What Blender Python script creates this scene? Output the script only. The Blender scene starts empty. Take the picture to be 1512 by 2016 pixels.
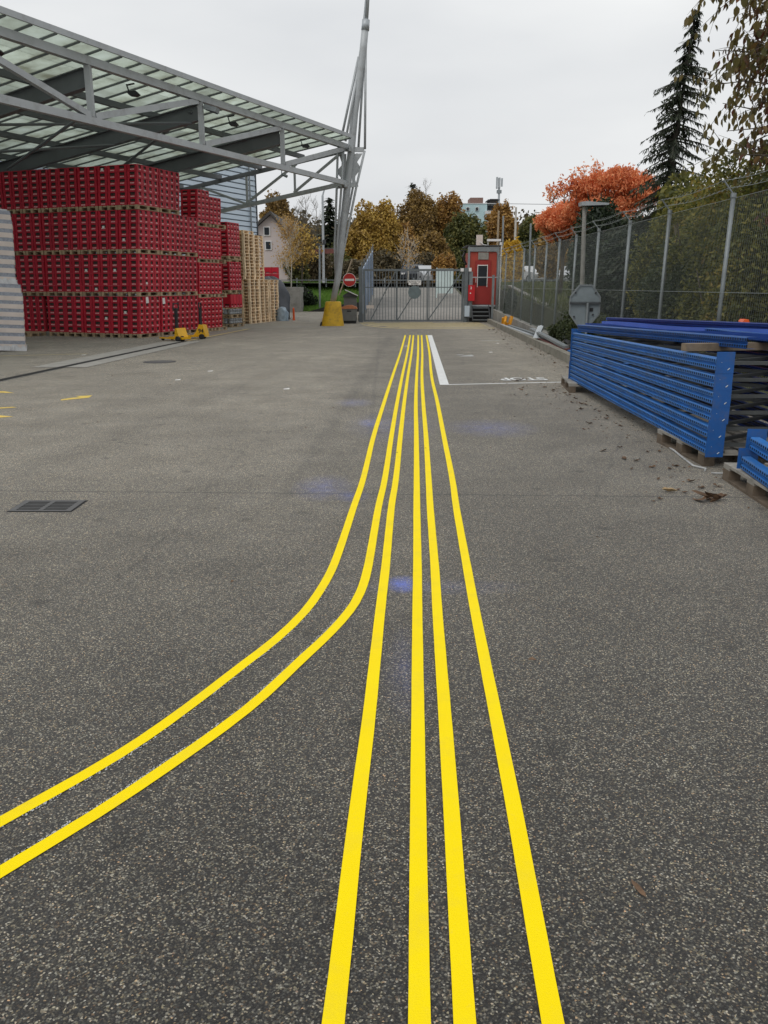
import bpy, math, random
import numpy as np
from mathutils import Vector, Matrix
R = math.radians
sc = bpy.context.scene
C = sc.collection

# ------------------------------------------------------------------ camera
PITCH = math.atan(446 / 1600.)
cam = bpy.data.objects.new('camera', bpy.data.cameras.new('camera'))
C.objects.link(cam); sc.camera = cam
cam.location = (0, 0, 1.6); cam.rotation_euler = (math.pi / 2 - PITCH, 0, 0)
cam.data.sensor_fit = 'VERTICAL'; cam.data.sensor_height = 24; cam.data.sensor_width = 18
cam.data.lens = 24 * 1600 / 2016.; cam.data.clip_start = .05; cam.data.clip_end = 3000

# ------------------------------------------------------------------ world, sun, exposure
w = bpy.data.worlds.new('World'); sc.world = w; w.use_nodes = True
nt = w.node_tree; nt.nodes.clear()
def N(t, typ, **k):
    n = t.nodes.new(typ)
    for a, b in k.items(): setattr(n, a, b)
    return n
sky = N(nt, 'ShaderNodeTexSky', sky_type='NISHITA', sun_disc=False)
sky.sun_elevation = R(50); sky.sun_rotation = R(215); sky.dust_density = 4
bg1 = N(nt, 'ShaderNodeBackground'); bg1.inputs[1].default_value = .1
nt.links.new(sky.outputs[0], bg1.inputs[0])
tc = N(nt, 'ShaderNodeTexCoord')
mp = N(nt, 'ShaderNodeMapping'); mp.inputs['Scale'].default_value = (1, 1, 3.2); mp.inputs['Rotation'].default_value = (R(12), R(-14), R(20))
nz = N(nt, 'ShaderNodeTexNoise'); nz.inputs['Scale'].default_value = 1.7; nz.inputs['Detail'].default_value = 7; nz.inputs['Roughness'].default_value = .42
cr = N(nt, 'ShaderNodeValToRGB')
cr.color_ramp.elements[0].position = .34; cr.color_ramp.elements[0].color = (.615, .635, .66, 1)
cr.color_ramp.elements[1].position = .66; cr.color_ramp.elements[1].color = (.86, .868, .862, 1)
bg2 = N(nt, 'ShaderNodeBackground'); bg2.inputs[1].default_value = 1.08
mx = N(nt, 'ShaderNodeMixShader'); mx.inputs[0].default_value = .96
wo = N(nt, 'ShaderNodeOutputWorld')
nt.links.new(tc.outputs['Generated'], mp.inputs[0]); nt.links.new(mp.outputs[0], nz.inputs[0]); nt.links.new(nz.outputs[0], cr.inputs[0])
szz = N(nt, 'ShaderNodeSeparateXYZ'); nt.links.new(tc.outputs['Generated'], szz.inputs[0])
crz = N(nt, 'ShaderNodeValToRGB'); crz.color_ramp.elements[0].color = (.83, .835, .85, 1); crz.color_ramp.elements[1].color = (1, 1, 1, 1); crz.color_ramp.elements[1].position = .36
nt.links.new(szz.outputs[2], crz.inputs[0]); mxs = N(nt, 'ShaderNodeMix', data_type='RGBA', blend_type='MULTIPLY'); mxs.inputs[0].default_value = 1
nt.links.new(cr.outputs[0], mxs.inputs[6]); nt.links.new(crz.outputs[0], mxs.inputs[7]); nt.links.new(mxs.outputs[2], bg2.inputs[0]); nt.links.new(bg1.outputs[0], mx.inputs[1]); nt.links.new(bg2.outputs[0], mx.inputs[2]); nt.links.new(mx.outputs[0], wo.inputs[0])
sun = bpy.data.objects.new('sun', bpy.data.lights.new('sun', 'SUN')); C.objects.link(sun)
sun.data.energy = .9; sun.data.angle = R(35); sun.data.color = (1, .97, .93); sun.rotation_euler = (R(40), 0, R(-35))
sc.view_settings.view_transform = 'Standard'; sc.view_settings.look = 'None'
sc.view_settings.exposure = 0.07; sc.view_settings.gamma = 1; sc.view_settings.use_curve_mapping = False

# ------------------------------------------------------------------ materials
MATS = {}
def newmat(name):
    m = bpy.data.materials.new(name); m.use_nodes = True
    t = m.node_tree; b = t.nodes['Principled BSDF']
    MATS[name] = m
    return m, t, b
def L(t, a, b): t.links.new(a, b)
def ramp(t, fac, stops):
    r = N(t, 'ShaderNodeValToRGB'); el = r.color_ramp.elements
    while len(el) < len(stops): el.new(.5)
    for e_, (p, c) in zip(el, stops): e_.position = p; e_.color = tuple(c) + (1,) if len(c) == 3 else c
    L(t, fac, r.inputs[0]); return r.outputs[0]
def noise(t, vec, scale, detail=3, rough=.5):
    n = N(t, 'ShaderNodeTexNoise'); n.inputs['Scale'].default_value = scale
    n.inputs['Detail'].default_value = detail; n.inputs['Roughness'].default_value = rough
    if vec is not None: L(t, vec, n.inputs[0])
    return n.outputs[0]
def mixc(t, fac, a, b, mode='MIX'):
    n = N(t, 'ShaderNodeMix', data_type='RGBA', blend_type=mode)
    if isinstance(fac, (int, float)): n.inputs[0].default_value = fac
    else: L(t, fac, n.inputs[0])
    for i, v in ((6, a), (7, b)):
        if isinstance(v, (tuple, list)): n.inputs[i].default_value = tuple(v) + (1,)
        else: L(t, v, n.inputs[i])
    return n.outputs[2]
def math_(t, op, a, b=0., clamp=False):
    n = N(t, 'ShaderNodeMath', operation=op); n.use_clamp = clamp
    for i, v in ((0, a), (1, b)):
        if isinstance(v, (int, float)): n.inputs[i].default_value = v
        else: L(t, v, n.inputs[i])
    return n.outputs[0]
def bump(t, b, h, s, d=.01):
    n = N(t, 'ShaderNodeBump'); n.inputs['Strength'].default_value = s; n.inputs['Distance'].default_value = d
    L(t, h, n.inputs['Height']); L(t, n.outputs[0], b.inputs['Normal'])
def objco(t): return N(t, 'ShaderNodeTexCoord').outputs['Object']
def posco(t): return N(t, 'ShaderNodeNewGeometry').outputs['Position']
def simple(name, col, rough=.6, var=.25, scale=3., metal=0., dirt=None, dirtamt=.3, bmp=0., bscale=40., orand=0.):
    m, t, b = newmat(name)
    p = posco(t)
    f = noise(t, p, scale, 4, .6)
    lo = tuple(c * (1 - var) for c in col); hi = tuple(min(1, c * (1 + var)) for c in col)
    out = ramp(t, f, [(.3, lo), (.7, hi)])
    if orand:
        oi = N(t, 'ShaderNodeObjectInfo')
        v = math_(t, 'MULTIPLY_ADD', oi.outputs['Random'], orand); 
        mm = N(t, 'ShaderNodeHueSaturation'); L(t, out, mm.inputs['Color'])
        ad = math_(t, 'ADD', v, 1 - orand / 2); L(t, ad, mm.inputs['Value']); out = mm.outputs[0]
    if dirt:
        f2 = ramp(t, noise(t, p, scale * 2.3, 6, .7), [(.5, (0, 0, 0)), (.72, (dirtamt,) * 3)])
        out = mixc(t, f2, out, dirt)
    L(t, out, b.inputs['Base Color'])
    b.inputs['Roughness'].default_value = rough; b.inputs['Metallic'].default_value = metal
    if bmp: bump(t, b, noise(t, p, bscale, 3, .6), bmp, .01)
    return m

def leafmat(name, stops, trans=.3, rough=.6):
    m, t, b = newmat(name)
    g_ = N(t, 'ShaderNodeNewGeometry')
    f = noise(t, g_.outputs['Position'], .7, 2, .5)
    a = math_(t, 'MULTIPLY', g_.outputs['Random Per Island'], .62)
    c = math_(t, 'MULTIPLY', f, .85)
    s_ = math_(t, 'SUBTRACT', math_(t, 'ADD', a, c), .22, True)
    col = ramp(t, s_, stops)
    L(t, col, b.inputs['Base Color']); b.inputs['Roughness'].default_value = rough
    tr = N(t, 'ShaderNodeBsdfTranslucent'); L(t, col, tr.inputs[0])
    ms = N(t, 'ShaderNodeMixShader'); ms.inputs[0].default_value = trans
    L(t, b.outputs[0], ms.inputs[1]); L(t, tr.outputs[0], ms.inputs[2])
    L(t, ms.outputs[0], t.nodes['Material Output'].inputs[0])
    return m

# asphalt -------------------------------------------------------------
def asphalt(name, tint=(1, 1, 1)):
    m, t, b = newmat(name)
    p = posco(t)
    warp = N(t, 'ShaderNodeTexNoise'); warp.inputs['Scale'].default_value = 60; L(t, p, warp.inputs[0])
    va = N(t, 'ShaderNodeVectorMath', operation='MULTIPLY_ADD'); L(t, warp.outputs['Color'], va.inputs[0])
    va.inputs[1].default_value = (.003, .003, 0); L(t, p, va.inputs[2])
    def vor(sc_, seedoff):
        o = N(t, 'ShaderNodeVectorMath', operation='ADD'); L(t, va.outputs[0], o.inputs[0]); o.inputs[1].default_value = (seedoff, seedoff, 0)
        v = N(t, 'ShaderNodeTexVoronoi', voronoi_dimensions='2D'); v.inputs['Scale'].default_value = sc_
        v.inputs['Randomness'].default_value = 1; L(t, o.outputs[0], v.inputs[0]); return v
    v1 = vor(215, 0); v2 = vor(135, 7.3)
    sep = N(t, 'ShaderNodeSeparateColor'); L(t, v1.outputs['Color'], sep.inputs[0])
    sep2 = N(t, 'ShaderNodeSeparateColor'); L(t, v2.outputs['Color'], sep2.inputs[0])
    base = ramp(t, sep.outputs[0], [(0, (.008, .007, .007)), (.32, (.018, .017, .016)), (.58, (.038, .035, .031)), (.76, (.085, .078, .063)), (.88, (.165, .152, .117)), (.955, (.28, .257, .2)), (1, (.52, .475, .39))])
    hue = ramp(t, sep.outputs[1], [(0, (1.08, .96, .84)), (.35, (1, 1, .98)), (.7, (.88, .95, 1.04)), (.9, (1.1, 1.05, .82)), (1, (1.45, 1.0, .7))])
    base = mixc(t, 1., base, hue, 'MULTIPLY')
    # bigger single stones
    big = math_(t, 'GREATER_THAN', sep2.outputs[2], .95)
    near = math_(t, 'LESS_THAN', v2.outputs['Distance'], .42)
    bcol = ramp(t, sep2.outputs[0], [(0, (.09, .085, .08)), (.5, (.19, .18, .155)), (.85, (.32, .3, .25)), (1, (.3, .2, .14))])
    base = mixc(t, math_(t, 'MULTIPLY', big, near), base, bcol)
    # binder between stones
    edge = ramp(t, v1.outputs['Distance'], [(.35, (1, 1, 1)), (.7, (.5, .5, .5))])
    base = mixc(t, .7, base, mixc(t, 1., base, edge, 'MULTIPLY'))
    # paler with distance: grazing sky glare painted in, on worn, dusty tan
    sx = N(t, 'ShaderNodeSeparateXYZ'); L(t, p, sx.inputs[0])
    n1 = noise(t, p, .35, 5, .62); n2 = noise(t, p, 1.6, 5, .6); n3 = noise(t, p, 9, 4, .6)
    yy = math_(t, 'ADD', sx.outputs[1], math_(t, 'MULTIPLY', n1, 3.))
    dust_glare = ramp(t, math_(t, 'DIVIDE', yy, 30.), [(.0, (.0,) * 3), (.1, (.1,) * 3), (.16, (.3,) * 3), (.26, (.68,) * 3), (.5, (.97,) * 3), (1, (1.,) * 3)])
    # driven lanes are darker, left side paler
    lane = math_(t, 'ABSOLUTE', math_(t, 'SUBTRACT', sx.outputs[0], .9))
    lanef = ramp(t, math_(t, 'ADD', math_(t, 'DIVIDE', lane, 6.), math_(t, 'MULTIPLY', math_(t, 'SUBTRACT', n2, .5), .25)), [(.12, (.58,) * 3), (.34, (1,) * 3)])
    dust_glare = mixc(t, 1., dust_glare, lanef, 'MULTIPLY')
    dust_glare_col = ramp(t, n2, [(.25, (.17, .16, .143)), (.55, (.222, .211, .19)), (.8, (.262, .252, .23))])
    pale = mixc(t, .5, dust_glare_col, mixc(t, 1., mixc(t, 1., base, (4.2, 4.0, 3.6), 'MULTIPLY'), (1, 1, 1), 'MULTIPLY'))
    base = mixc(t, dust_glare, base, pale)
    mott = ramp(t, n2, [(.3, (.9,) * 3), (.7, (1.08,) * 3)])
    base = mixc(t, 1., base, mott, 'MULTIPLY')
    mott2 = ramp(t, n1, [(.35, (.85,) * 3), (.62, (1.08,) * 3)])
    base = mixc(t, 1., base, mott2, 'MULTIPLY')
    # dark stains
    st = ramp(t, noise(t, p, .9, 6, .72), [(.62, (1,) * 3), (.72, (.74,) * 3)])
    base = mixc(t, 1., base, st, 'MULTIPLY')
    # paving joint across the yard and fine cracks
    def line(coord, at_, wd, wob):
        q = math_(t, 'ADD', coord, math_(t, 'MULTIPLY', math_(t, 'SUBTRACT', n3, .5), wob))
        return math_(t, 'LESS_THAN', math_(t, 'ABSOLUTE', math_(t, 'SUBTRACT', q, at_)), wd)
    slant = math_(t, 'MULTIPLY_ADD', sx.outputs[0], .035)
    yj = math_(t, 'ADD', sx.outputs[1], math_(t, 'MULTIPLY', sx.outputs[0], .035))
    l1 = line(yj, 6.27, .012, .035)
    base = mixc(t, math_(t, 'MULTIPLY', l1, .62), base, (.02, .02, .02))
    base = mixc(t, math_(t, 'MULTIPLY', line(sx.outputs[0], -2.05, .012, .5), math_(t, 'MULTIPLY', math_(t, 'LESS_THAN', sx.outputs[1], 5.2), .0)), base, (.02, .02, .02))
    base = mixc(t, math_(t, 'MULTIPLY', line(yj, 13.2, .016, .2), .35), base, (.03, .03, .03))
    base = mixc(t, math_(t, 'MULTIPLY', line(sx.outputs[0], -.15, .022, .25), math_(t, 'MULTIPLY', math_(t, 'GREATER_THAN', sx.outputs[1], 8.5), .3)), base, (.045, .043, .04))
    nearf = ramp(t, math_(t, 'DIVIDE', sx.outputs[1], 10.), [(.1, (.86, .86, .86)), (.75, (1., 1., 1.))])  # near end darkened, the other half of the painted glare falloff
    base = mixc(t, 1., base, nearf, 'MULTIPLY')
    # long curved cracks, oil drips and tyre tracks
    def seg(ax, ay, bx_, by_, wd, wob, amt):
        L2 = (bx_ - ax) ** 2 + (by_ - ay) ** 2; n4 = math_(t, 'MULTIPLY', math_(t, 'SUBTRACT', noise(t, p, 3.5, 5, .7), .5), wob)
        px_ = math_(t, 'ADD', math_(t, 'SUBTRACT', sx.outputs[0], ax), n4); py2 = math_(t, 'ADD', math_(t, 'SUBTRACT', sx.outputs[1], ay), n4)
        h_ = math_(t, 'DIVIDE', math_(t, 'ADD', math_(t, 'MULTIPLY', px_, bx_ - ax), math_(t, 'MULTIPLY', py2, by_ - ay)), L2, True)
        ex = math_(t, 'SUBTRACT', px_, math_(t, 'MULTIPLY', h_, bx_ - ax)); ey = math_(t, 'SUBTRACT', py2, math_(t, 'MULTIPLY', h_, by_ - ay))
        dd = math_(t, 'SQRT', math_(t, 'ADD', math_(t, 'MULTIPLY', ex, ex), math_(t, 'MULTIPLY', ey, ey)))
        return math_(t, 'MULTIPLY', math_(t, 'SUBTRACT', 1., math_(t, 'DIVIDE', dd, wd), True), amt)
    for a_ in ((-1.49, 4.3, -1.43, 5.3, .018, .22, .55), (-1.43, 5.3, -1.4, 8.0, .018, .3, .3), (-2.8, 8.5, -1.4, 8.0, .025, .4, .5), (-6, 14.8, -3.4, 16.2, .04, .6, .6), (1.6, 6.0, 2.6, 8.8, .02, .3, .35), (-3.2, 25, -.6, 32, .06, .8, .5),
               (-.78, 6.2, -.45, 12.8, .12, .25, .22), (-.45, 12.8, .2, 27, .18, .5, .25), (2.2, 3.5, 3.2, 7.2, .16, .5, .14), (-4.4, 7, -2.4, 20, .3, 1., .16), (-3.3, 6, -1.6, 20, .3, 1., .16), (-5.5, 9.5, -8, 12, .5, 1., .2)):
        base = mixc(t, seg(*a_), base, (.022, .021, .02))
    dr_ = N(t, 'ShaderNodeTexVoronoi', voronoi_dimensions='2D'); dr_.inputs['Scale'].default_value = .9; L(t, p, dr_.inputs[0])
    dsp = ramp(t, math_(t, 'ADD', dr_.outputs['Distance'], math_(t, 'MULTIPLY', n3, .03)), [(.035, (.62,) * 3), (.075, (1,) * 3)])
    base = mixc(t, 1., base, dsp, 'MULTIPLY')
    # blue marking chalk dust, patches where it lies
    for (cx, cy, rx, ry, s_) in ((.11, 4.25, .11, .15, 1.6), (-.17, 9.75, .16, .35, .7), (-.5, 6.5, .28, .5, .45), (1.25, 9.4, .6, .7, .42), (-.42, 11.5, .3, .5, .4), (.3, 4.2, .55, .14, .2), (.1, 9.6, .6, 1.2, .28), (.1, 3.2, .12, .5, .22),(-.25,6.2,.16,.2,.5)):
        dx = math_(t, 'DIVIDE', math_(t, 'SUBTRACT', sx.outputs[0], cx), rx)
        dy = math_(t, 'DIVIDE', math_(t, 'SUBTRACT', sx.outputs[1], cy), ry)
        d2 = math_(t, 'SQRT', math_(t, 'ADD', math_(t, 'MULTIPLY', dx, dx), math_(t, 'MULTIPLY', dy, dy)))
        f = math_(t, 'SUBTRACT', 1., d2, True)
        gr = ramp(t, sep.outputs[2], [(0, (.25,) * 3), (1, (1,) * 3)])
        nn = ramp(t, n3, [(.3, (.3,) * 3), (.65, (1,) * 3)])
        f = math_(t, 'MULTIPLY', math_(t, 'MULTIPLY', f, s_), nn); f = math_(t, 'MULTIPLY', f, gr)
        base = mixc(t, f, base, (.13, .19, .62))
    L(t, base, b.inputs['Base Color'])
    b.inputs['Roughness'].default_value = .85; b.inputs['Specular IOR Level'].default_value = .35
    b.inputs['Sheen Weight'].default_value = .12; b.inputs['Sheen Roughness'].default_value = .6
    hgt = math_(t, 'ADD', math_(t, 'MULTIPLY', v1.outputs['Distance'], -.6), math_(t, 'MULTIPLY', sep.outputs[0], .6))
    bump(t, b, hgt, .55, .0035)
    return m
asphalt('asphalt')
simple('soil', (.1, .085, .065), .95, .4, 2.5, dirt=(.05, .06, .02), dirtamt=.8, bmp=.5)
simple('concrete', (.3, .29, .265), .9, .22, 1.6, dirt=(.12, .11, .08), dirtamt=.6, bmp=.3)
simple('concrete_light', (.27, .255, .232), .9, .15, 2.2, dirt=(.2, .18, .15), dirtamt=.5, bmp=.2)
simple('apron', (.36, .345, .315), .9, .12, 2.5, dirt=(.2, .19, .17), dirtamt=.5)
simple('ramp_upper', (.2, .19, .172), .9, .14, 1.2, dirt=(.12, .11, .1), dirtamt=.5)
simple('kerb', (.24, .225, .19), .9, .25, 3, dirt=(.08, .09, .04), dirtamt=.7, bmp=.4)
simple('terrain', (.055, .06, .028), 1, .5, .25, dirt=(.1, .075, .035), dirtamt=.7, bmp=.3, bscale=2)
simple('grass_soil', (.1, .2, .035), 1, .35, .8)
simple('steel', (.4, .42, .43), .5, .08, 1.2, .15, dirt=(.2, .19, .18), dirtamt=.5)
simple('steel_shaded', (.14, .15, .16), .55, .12, 1.2, .1)  # canopy steel darkened: shade under the roof painted into the colour
simple('zinc', (.25, .275, .285), .5, .14, 6, .45)
simple('zinc_light', (.42, .45, .47), .5, .1, 6, .3)
simple('wire', (.26, .29, .28), .5, .1, 6, .3)
simple('red_crate', (.33, .008, .022), .45, .1, .9, orand=.3)
simple('red_crate_small', (.38, .01, .024), .42, .12, .9, orand=.34)
simple('crate_inside', (.022, .014, .012), .6, .3, 20)
simple('crate_print', (.85, .66, .66), .6, .15, 9)
simple('bottle_glint', (.12, .10, .08), .15, .5, 60)
simple('paper', (.78, .77, .75), .8, .04, 8)
simple('pallet_wood', (.29, .215, .135), .85, .2, 3.5, dirt=(.13, .1, .07), dirtamt=.5, orand=.35, bmp=.15)
simple('pallet_fresh', (.62, .48, .32), .8, .16, 3, dirt=(.25, .18, .1), dirtamt=.4, orand=.22)
simple('pallet_grey', (.30, .285, .255), .9, .22, 5, dirt=(.11, .1, .08), dirtamt=.6, bmp=.3)
simple('pallet_block', (.13, .10, .072), .95, .3, 9, bmp=.5)
m, t, b = newmat('yellow_paint'); p = posco(t)
v = N(t, 'ShaderNodeTexVoronoi', voronoi_dimensions='2D'); v.inputs['Scale'].default_value = 215; L(t, p, v.inputs[0])
pin = ramp(t, noise(t, p, 170, 3, .7), [(.7, (0,) * 3), (.78, (.4,) * 3)]); big_ = ramp(t, noise(t, p, 4.5, 5, .65), [(.5, (0,) * 3), (.78, (.42,) * 3)])
sc_ = ramp(t, noise(t, p, 38, 5, .75), [(.6, (0,) * 3), (.75, (.3,) * 3)])
c = mixc(t, noise(t, p, 5, 3), (.97, .72, .0), (1., .79, .0)); c = mixc(t, pin, c, (.35, .26, .03)); c = mixc(t, math_(t, 'MULTIPLY', big_, noise(t, p, 60, 4, .7)), c, (.5, .4, .1)); c = mixc(t, sc_, c, (.78, .6, .08))
L(t, c, b.inputs['Base Color']); b.inputs['Roughness'].default_value = .6; b.inputs['Specular IOR Level'].default_value = .15; bump(t, b, v.outputs['Distance'], .35, .002)
simple('old_yellow', (.6, .48, .22), .8, .2, 6, dirt=(.25, .22, .15), dirtamt=.5)
simple('arrow_yellow', (.78, .57, .12), .7, .12, 6, dirt=(.2, .18, .12), dirtamt=.5)
simple('white_paint', (.74, .75, .74), .6, .06, 5, dirt=(.35, .35, .34), dirtamt=.4)
simple('old_white', (.46, .47, .47), .8, .15, 9, dirt=(.15, .14, .13), dirtamt=.9)
simple('cone_yellow', (.62, .37, .012), .55, .12, 2.2, dirt=(.2, .13, .03), dirtamt=.6)
simple('rail_blue', (.026, .165, .5), .36, .14, 3, dirt=(.12, .17, .22), dirtamt=.5)
simple('hole_dark', (.008, .012, .025), .8)  # near-black backing behind rail holes, painting in the shade inside the profile
simple('plate_blue', (.01, .085, .3), .42, .15, 4, dirt=(.1, .1, .12), dirtamt=.45)
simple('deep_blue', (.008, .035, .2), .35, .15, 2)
simple('sheet_blue', (.06, .14, .45), .2, .12, 1.5)
simple('red_booth', (.36, .05, .03), .6, .1, 2, dirt=(.25, .05, .03), dirtamt=.5)
simple('red_door', (.3, .022, .018), .5, .1, 2)
simple('red_box', (.5, .012, .018), .4, .06, 3)
simple('red_sign', (.45, .015, .012), .45, .06, 3)
simple('black', (.015, .015, .017), .5, .2, 5)
simple('dark_grey', (.05, .055, .06), .6, .2, 4)
simple('rubber', (.02, .02, .022), .7, .2, 9)
simple('orange_plastic', (.75, .1, .012), .45, .08, 4)
simple('amber', (.75, .32, .01), .6, .15, 6)
simple('jack_yellow', (.78, .42, .008), .4, .08, 4)
simple('keg', (.3, .31, .32), .4, .2, 8, .3)
simple('carton', (.66, .58, .53), .85, .08, 3)
simple('carton_blue', (.3, .32, .37), .6, .25, 18)
simple('film', (.55, .55, .56), .3, .15, 6)
simple('tarp', (.06, .065, .075), .6, .35, 1.5, bmp=.4, bscale=6)
simple('bag', (.3, .38, .45), .4, .3, 6)
simple('bin_grey', (.15, .155, .15), .6, .12, 4)
simple('lid_orange', (.5, .19, .09), .7, .15, 8)
simple('clad', (.36, .42, .475), .45, .05, .5, .1, orand=.07)
simple('clad_joint', (.06, .07, .08), .6, .1, 1)
simple('blue_panel', (.3, .38, .5), .5, .06, 2)
simple('pale_green_panel', (.56, .66, .64), .5, .05, 2)
simple('sign_back', (.13, .17, .18), .5, .12, 8)
simple('sign_back_grey', (.2, .235, .25), .5, .12, 5)
simple('house_pink', (.56, .495, .475), .9, .06, .6)
simple('apartment', (.45, .60, .63), .9, .05, .3)
simple('apartment_pale', (.62, .63, .64), .9, .05, .3)
simple('roof_dark', (.06, .055, .05), .8, .2, 1)
simple('brown_box', (.2, .12, .1), .8, .1, 1)
simple('white_frame', (.75, .75, .74), .6, .04, 2)
simple('pane_dark', (.025, .03, .036), .35, .2, .8).node_tree.nodes['Principled BSDF'].inputs['Specular IOR Level'].default_value = .25
simple('gate_grey', (.15, .17, .18), .5, .12, 5, .3)
simple('old_timber', (.2, .155, .11), .9, .3, 6, bmp=.3)
simple('bark', (.1, .085, .065), .95, .35, 4, bmp=.5)
simple('bark_dark', (.045, .038, .03), .95, .3, 4)
simple('birch_bark', (.5, .47, .42), .9, .3, 5)
simple('wood_pole', (.32, .25, .17), .9, .25, 4)
simple('car_silver', (.5, .52, .54), .25, .05, 2, .3)
simple('car_dark', (.025, .03, .04), .2, .1, 2)
simple('car_white', (.75, .76, .77), .3, .03, 2)
simple('car_glass', (.02, .025, .03), .08, .1, 2)
simple('rust', (.14, .05, .04), .8, .3, 4)
simple('dead_leaf', (.085, .05, .028), .8, .5, 25, orand=.6)
simple('dead_leaf_pale', (.42, .3, .16), .8, .3, 25)
simple('iron', (.11, .11, .11), .65, .15, 8, .1)
simple('slot_dark', (.018, .018, .018), .9, .2, 8)
simple('field_grass', (.07, .1, .03), 1, .3, 1.2)
simple('blue_dark_wall', (.03, .03, .028), .9, .3, 1.2)
leafmat('oak_yellow', [(0, (.11, .065, .02)), (.35, (.33, .205, .045)), (.65, (.52, .35, .075)), (1, (.7, .52, .14))])
leafmat('oak_orange', [(0, (.08, .045, .02)), (.4, (.28, .15, .04)), (.7, (.46, .26, .065)), (1, (.58, .38, .11))])
leafmat('oak_brown', [(0, (.06, .045, .022)), (.4, (.2, .125, .042)), (.7, (.36, .23, .065)), (1, (.48, .33, .1))])
leafmat('olive', [(0, (.03, .036, .014)), (.45, (.085, .1, .03)), (.75, (.17, .17, .045)), (1, (.32, .25, .07))])
leafmat('cherry', [(0, (.34, .08, .035)), (.3, (.72, .22, .085)), (.65, (.86, .36, .16)), (1, (.93, .52, .29))], .4)
leafmat('dark_green', [(0, (.007, .014, .007)), (.5, (.016, .032, .012)), (1, (.045, .065, .02))], .15)
leafmat('spruce', [(0, (.012, .018, .01)), (.5, (.026, .038, .018)), (1, (.06, .07, .028))], .15)
leafmat('shrub', [(0, (.025, .032, .01)), (.35, (.085, .1, .025)), (.65, (.19, .19, .04)), (.87, (.34, .28, .06)), (1, (.36, .19, .06))], .4)
leafmat('near_leaf', [(0, (.06, .026, .016)), (.25, (.14, .05, .028)), (.5, (.1, .1, .028)), (.8, (.2, .13, .04)), (1, (.32, .11, .045))], .42)
leafmat('brush', [(0, (.04, .036, .02)), (.45, (.11, .09, .05)), (.8, (.19, .15, .08)), (1, (.32, .22, .09))], .25)
leafmat('bright_yellow', [(0, (.35, .2, .02)), (.5, (.65, .42, .04)), (1, (.8, .6, .12))], .4)
leafmat('birch_leaf', [(0, (.3, .17, .04)), (.5, (.5, .3, .09)), (1, (.6, .42, .18))], .4)
leafmat('ivy', [(0, (.02, .03, .012)), (.6, (.055, .075, .025)), (1, (.14, .15, .05))], .3)
leafmat('grass_blade', [(0, (.07, .14, .02)), (.5, (.13, .27, .035)), (1, (.24, .36, .07))], .3)
# roof glazing: dirty translucent sheet
m, t, b = newmat('roof_glass')
p = posco(t); oi = N(t, 'ShaderNodeObjectInfo')
f = noise(t, p, 1.1, 5, .65)
col = ramp(t, f, [(.3, (.38, .38, .3)), (.5, (.66, .7, .62)), (.7, (.84, .89, .84))])
hs = N(t, 'ShaderNodeHueSaturation'); L(t, col, hs.inputs['Color']); L(t, math_(t, 'MULTIPLY_ADD', oi.outputs['Random'], .3), hs.inputs['Value'])
v = N(t, 'ShaderNodeMath', operation='MULTIPLY_ADD'); L(t, oi.outputs['Random'], v.inputs[0]); v.inputs[1].default_value = .35; v.inputs[2].default_value = .78
L(t, v.outputs[0], hs.inputs['Value'])
tr = N(t, 'ShaderNodeBsdfTranslucent'); L(t, hs.outputs[0], tr.inputs[0])
tp = N(t, 'ShaderNodeBsdfTransparent'); tp.inputs[0].default_value = (.84, .9, .86, 1)
m1 = N(t, 'ShaderNodeMixShader'); m1.inputs[0].default_value = .42; L(t, tr.outputs[0], m1.inputs[1]); L(t, tp.outputs[0], m1.inputs[2])
b.inputs['Base Color'].default_value = (.3, .33, .3, 1); b.inputs['Roughness'].default_value = .3
m2 = N(t, 'ShaderNodeMixShader'); m2.inputs[0].default_value = .2; L(t, m1.outputs[0], m2.inputs[1]); L(t, b.outputs[0], m2.inputs[2])
L(t, m2.outputs[0], t.nodes['Material Output'].inputs[0])

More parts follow.
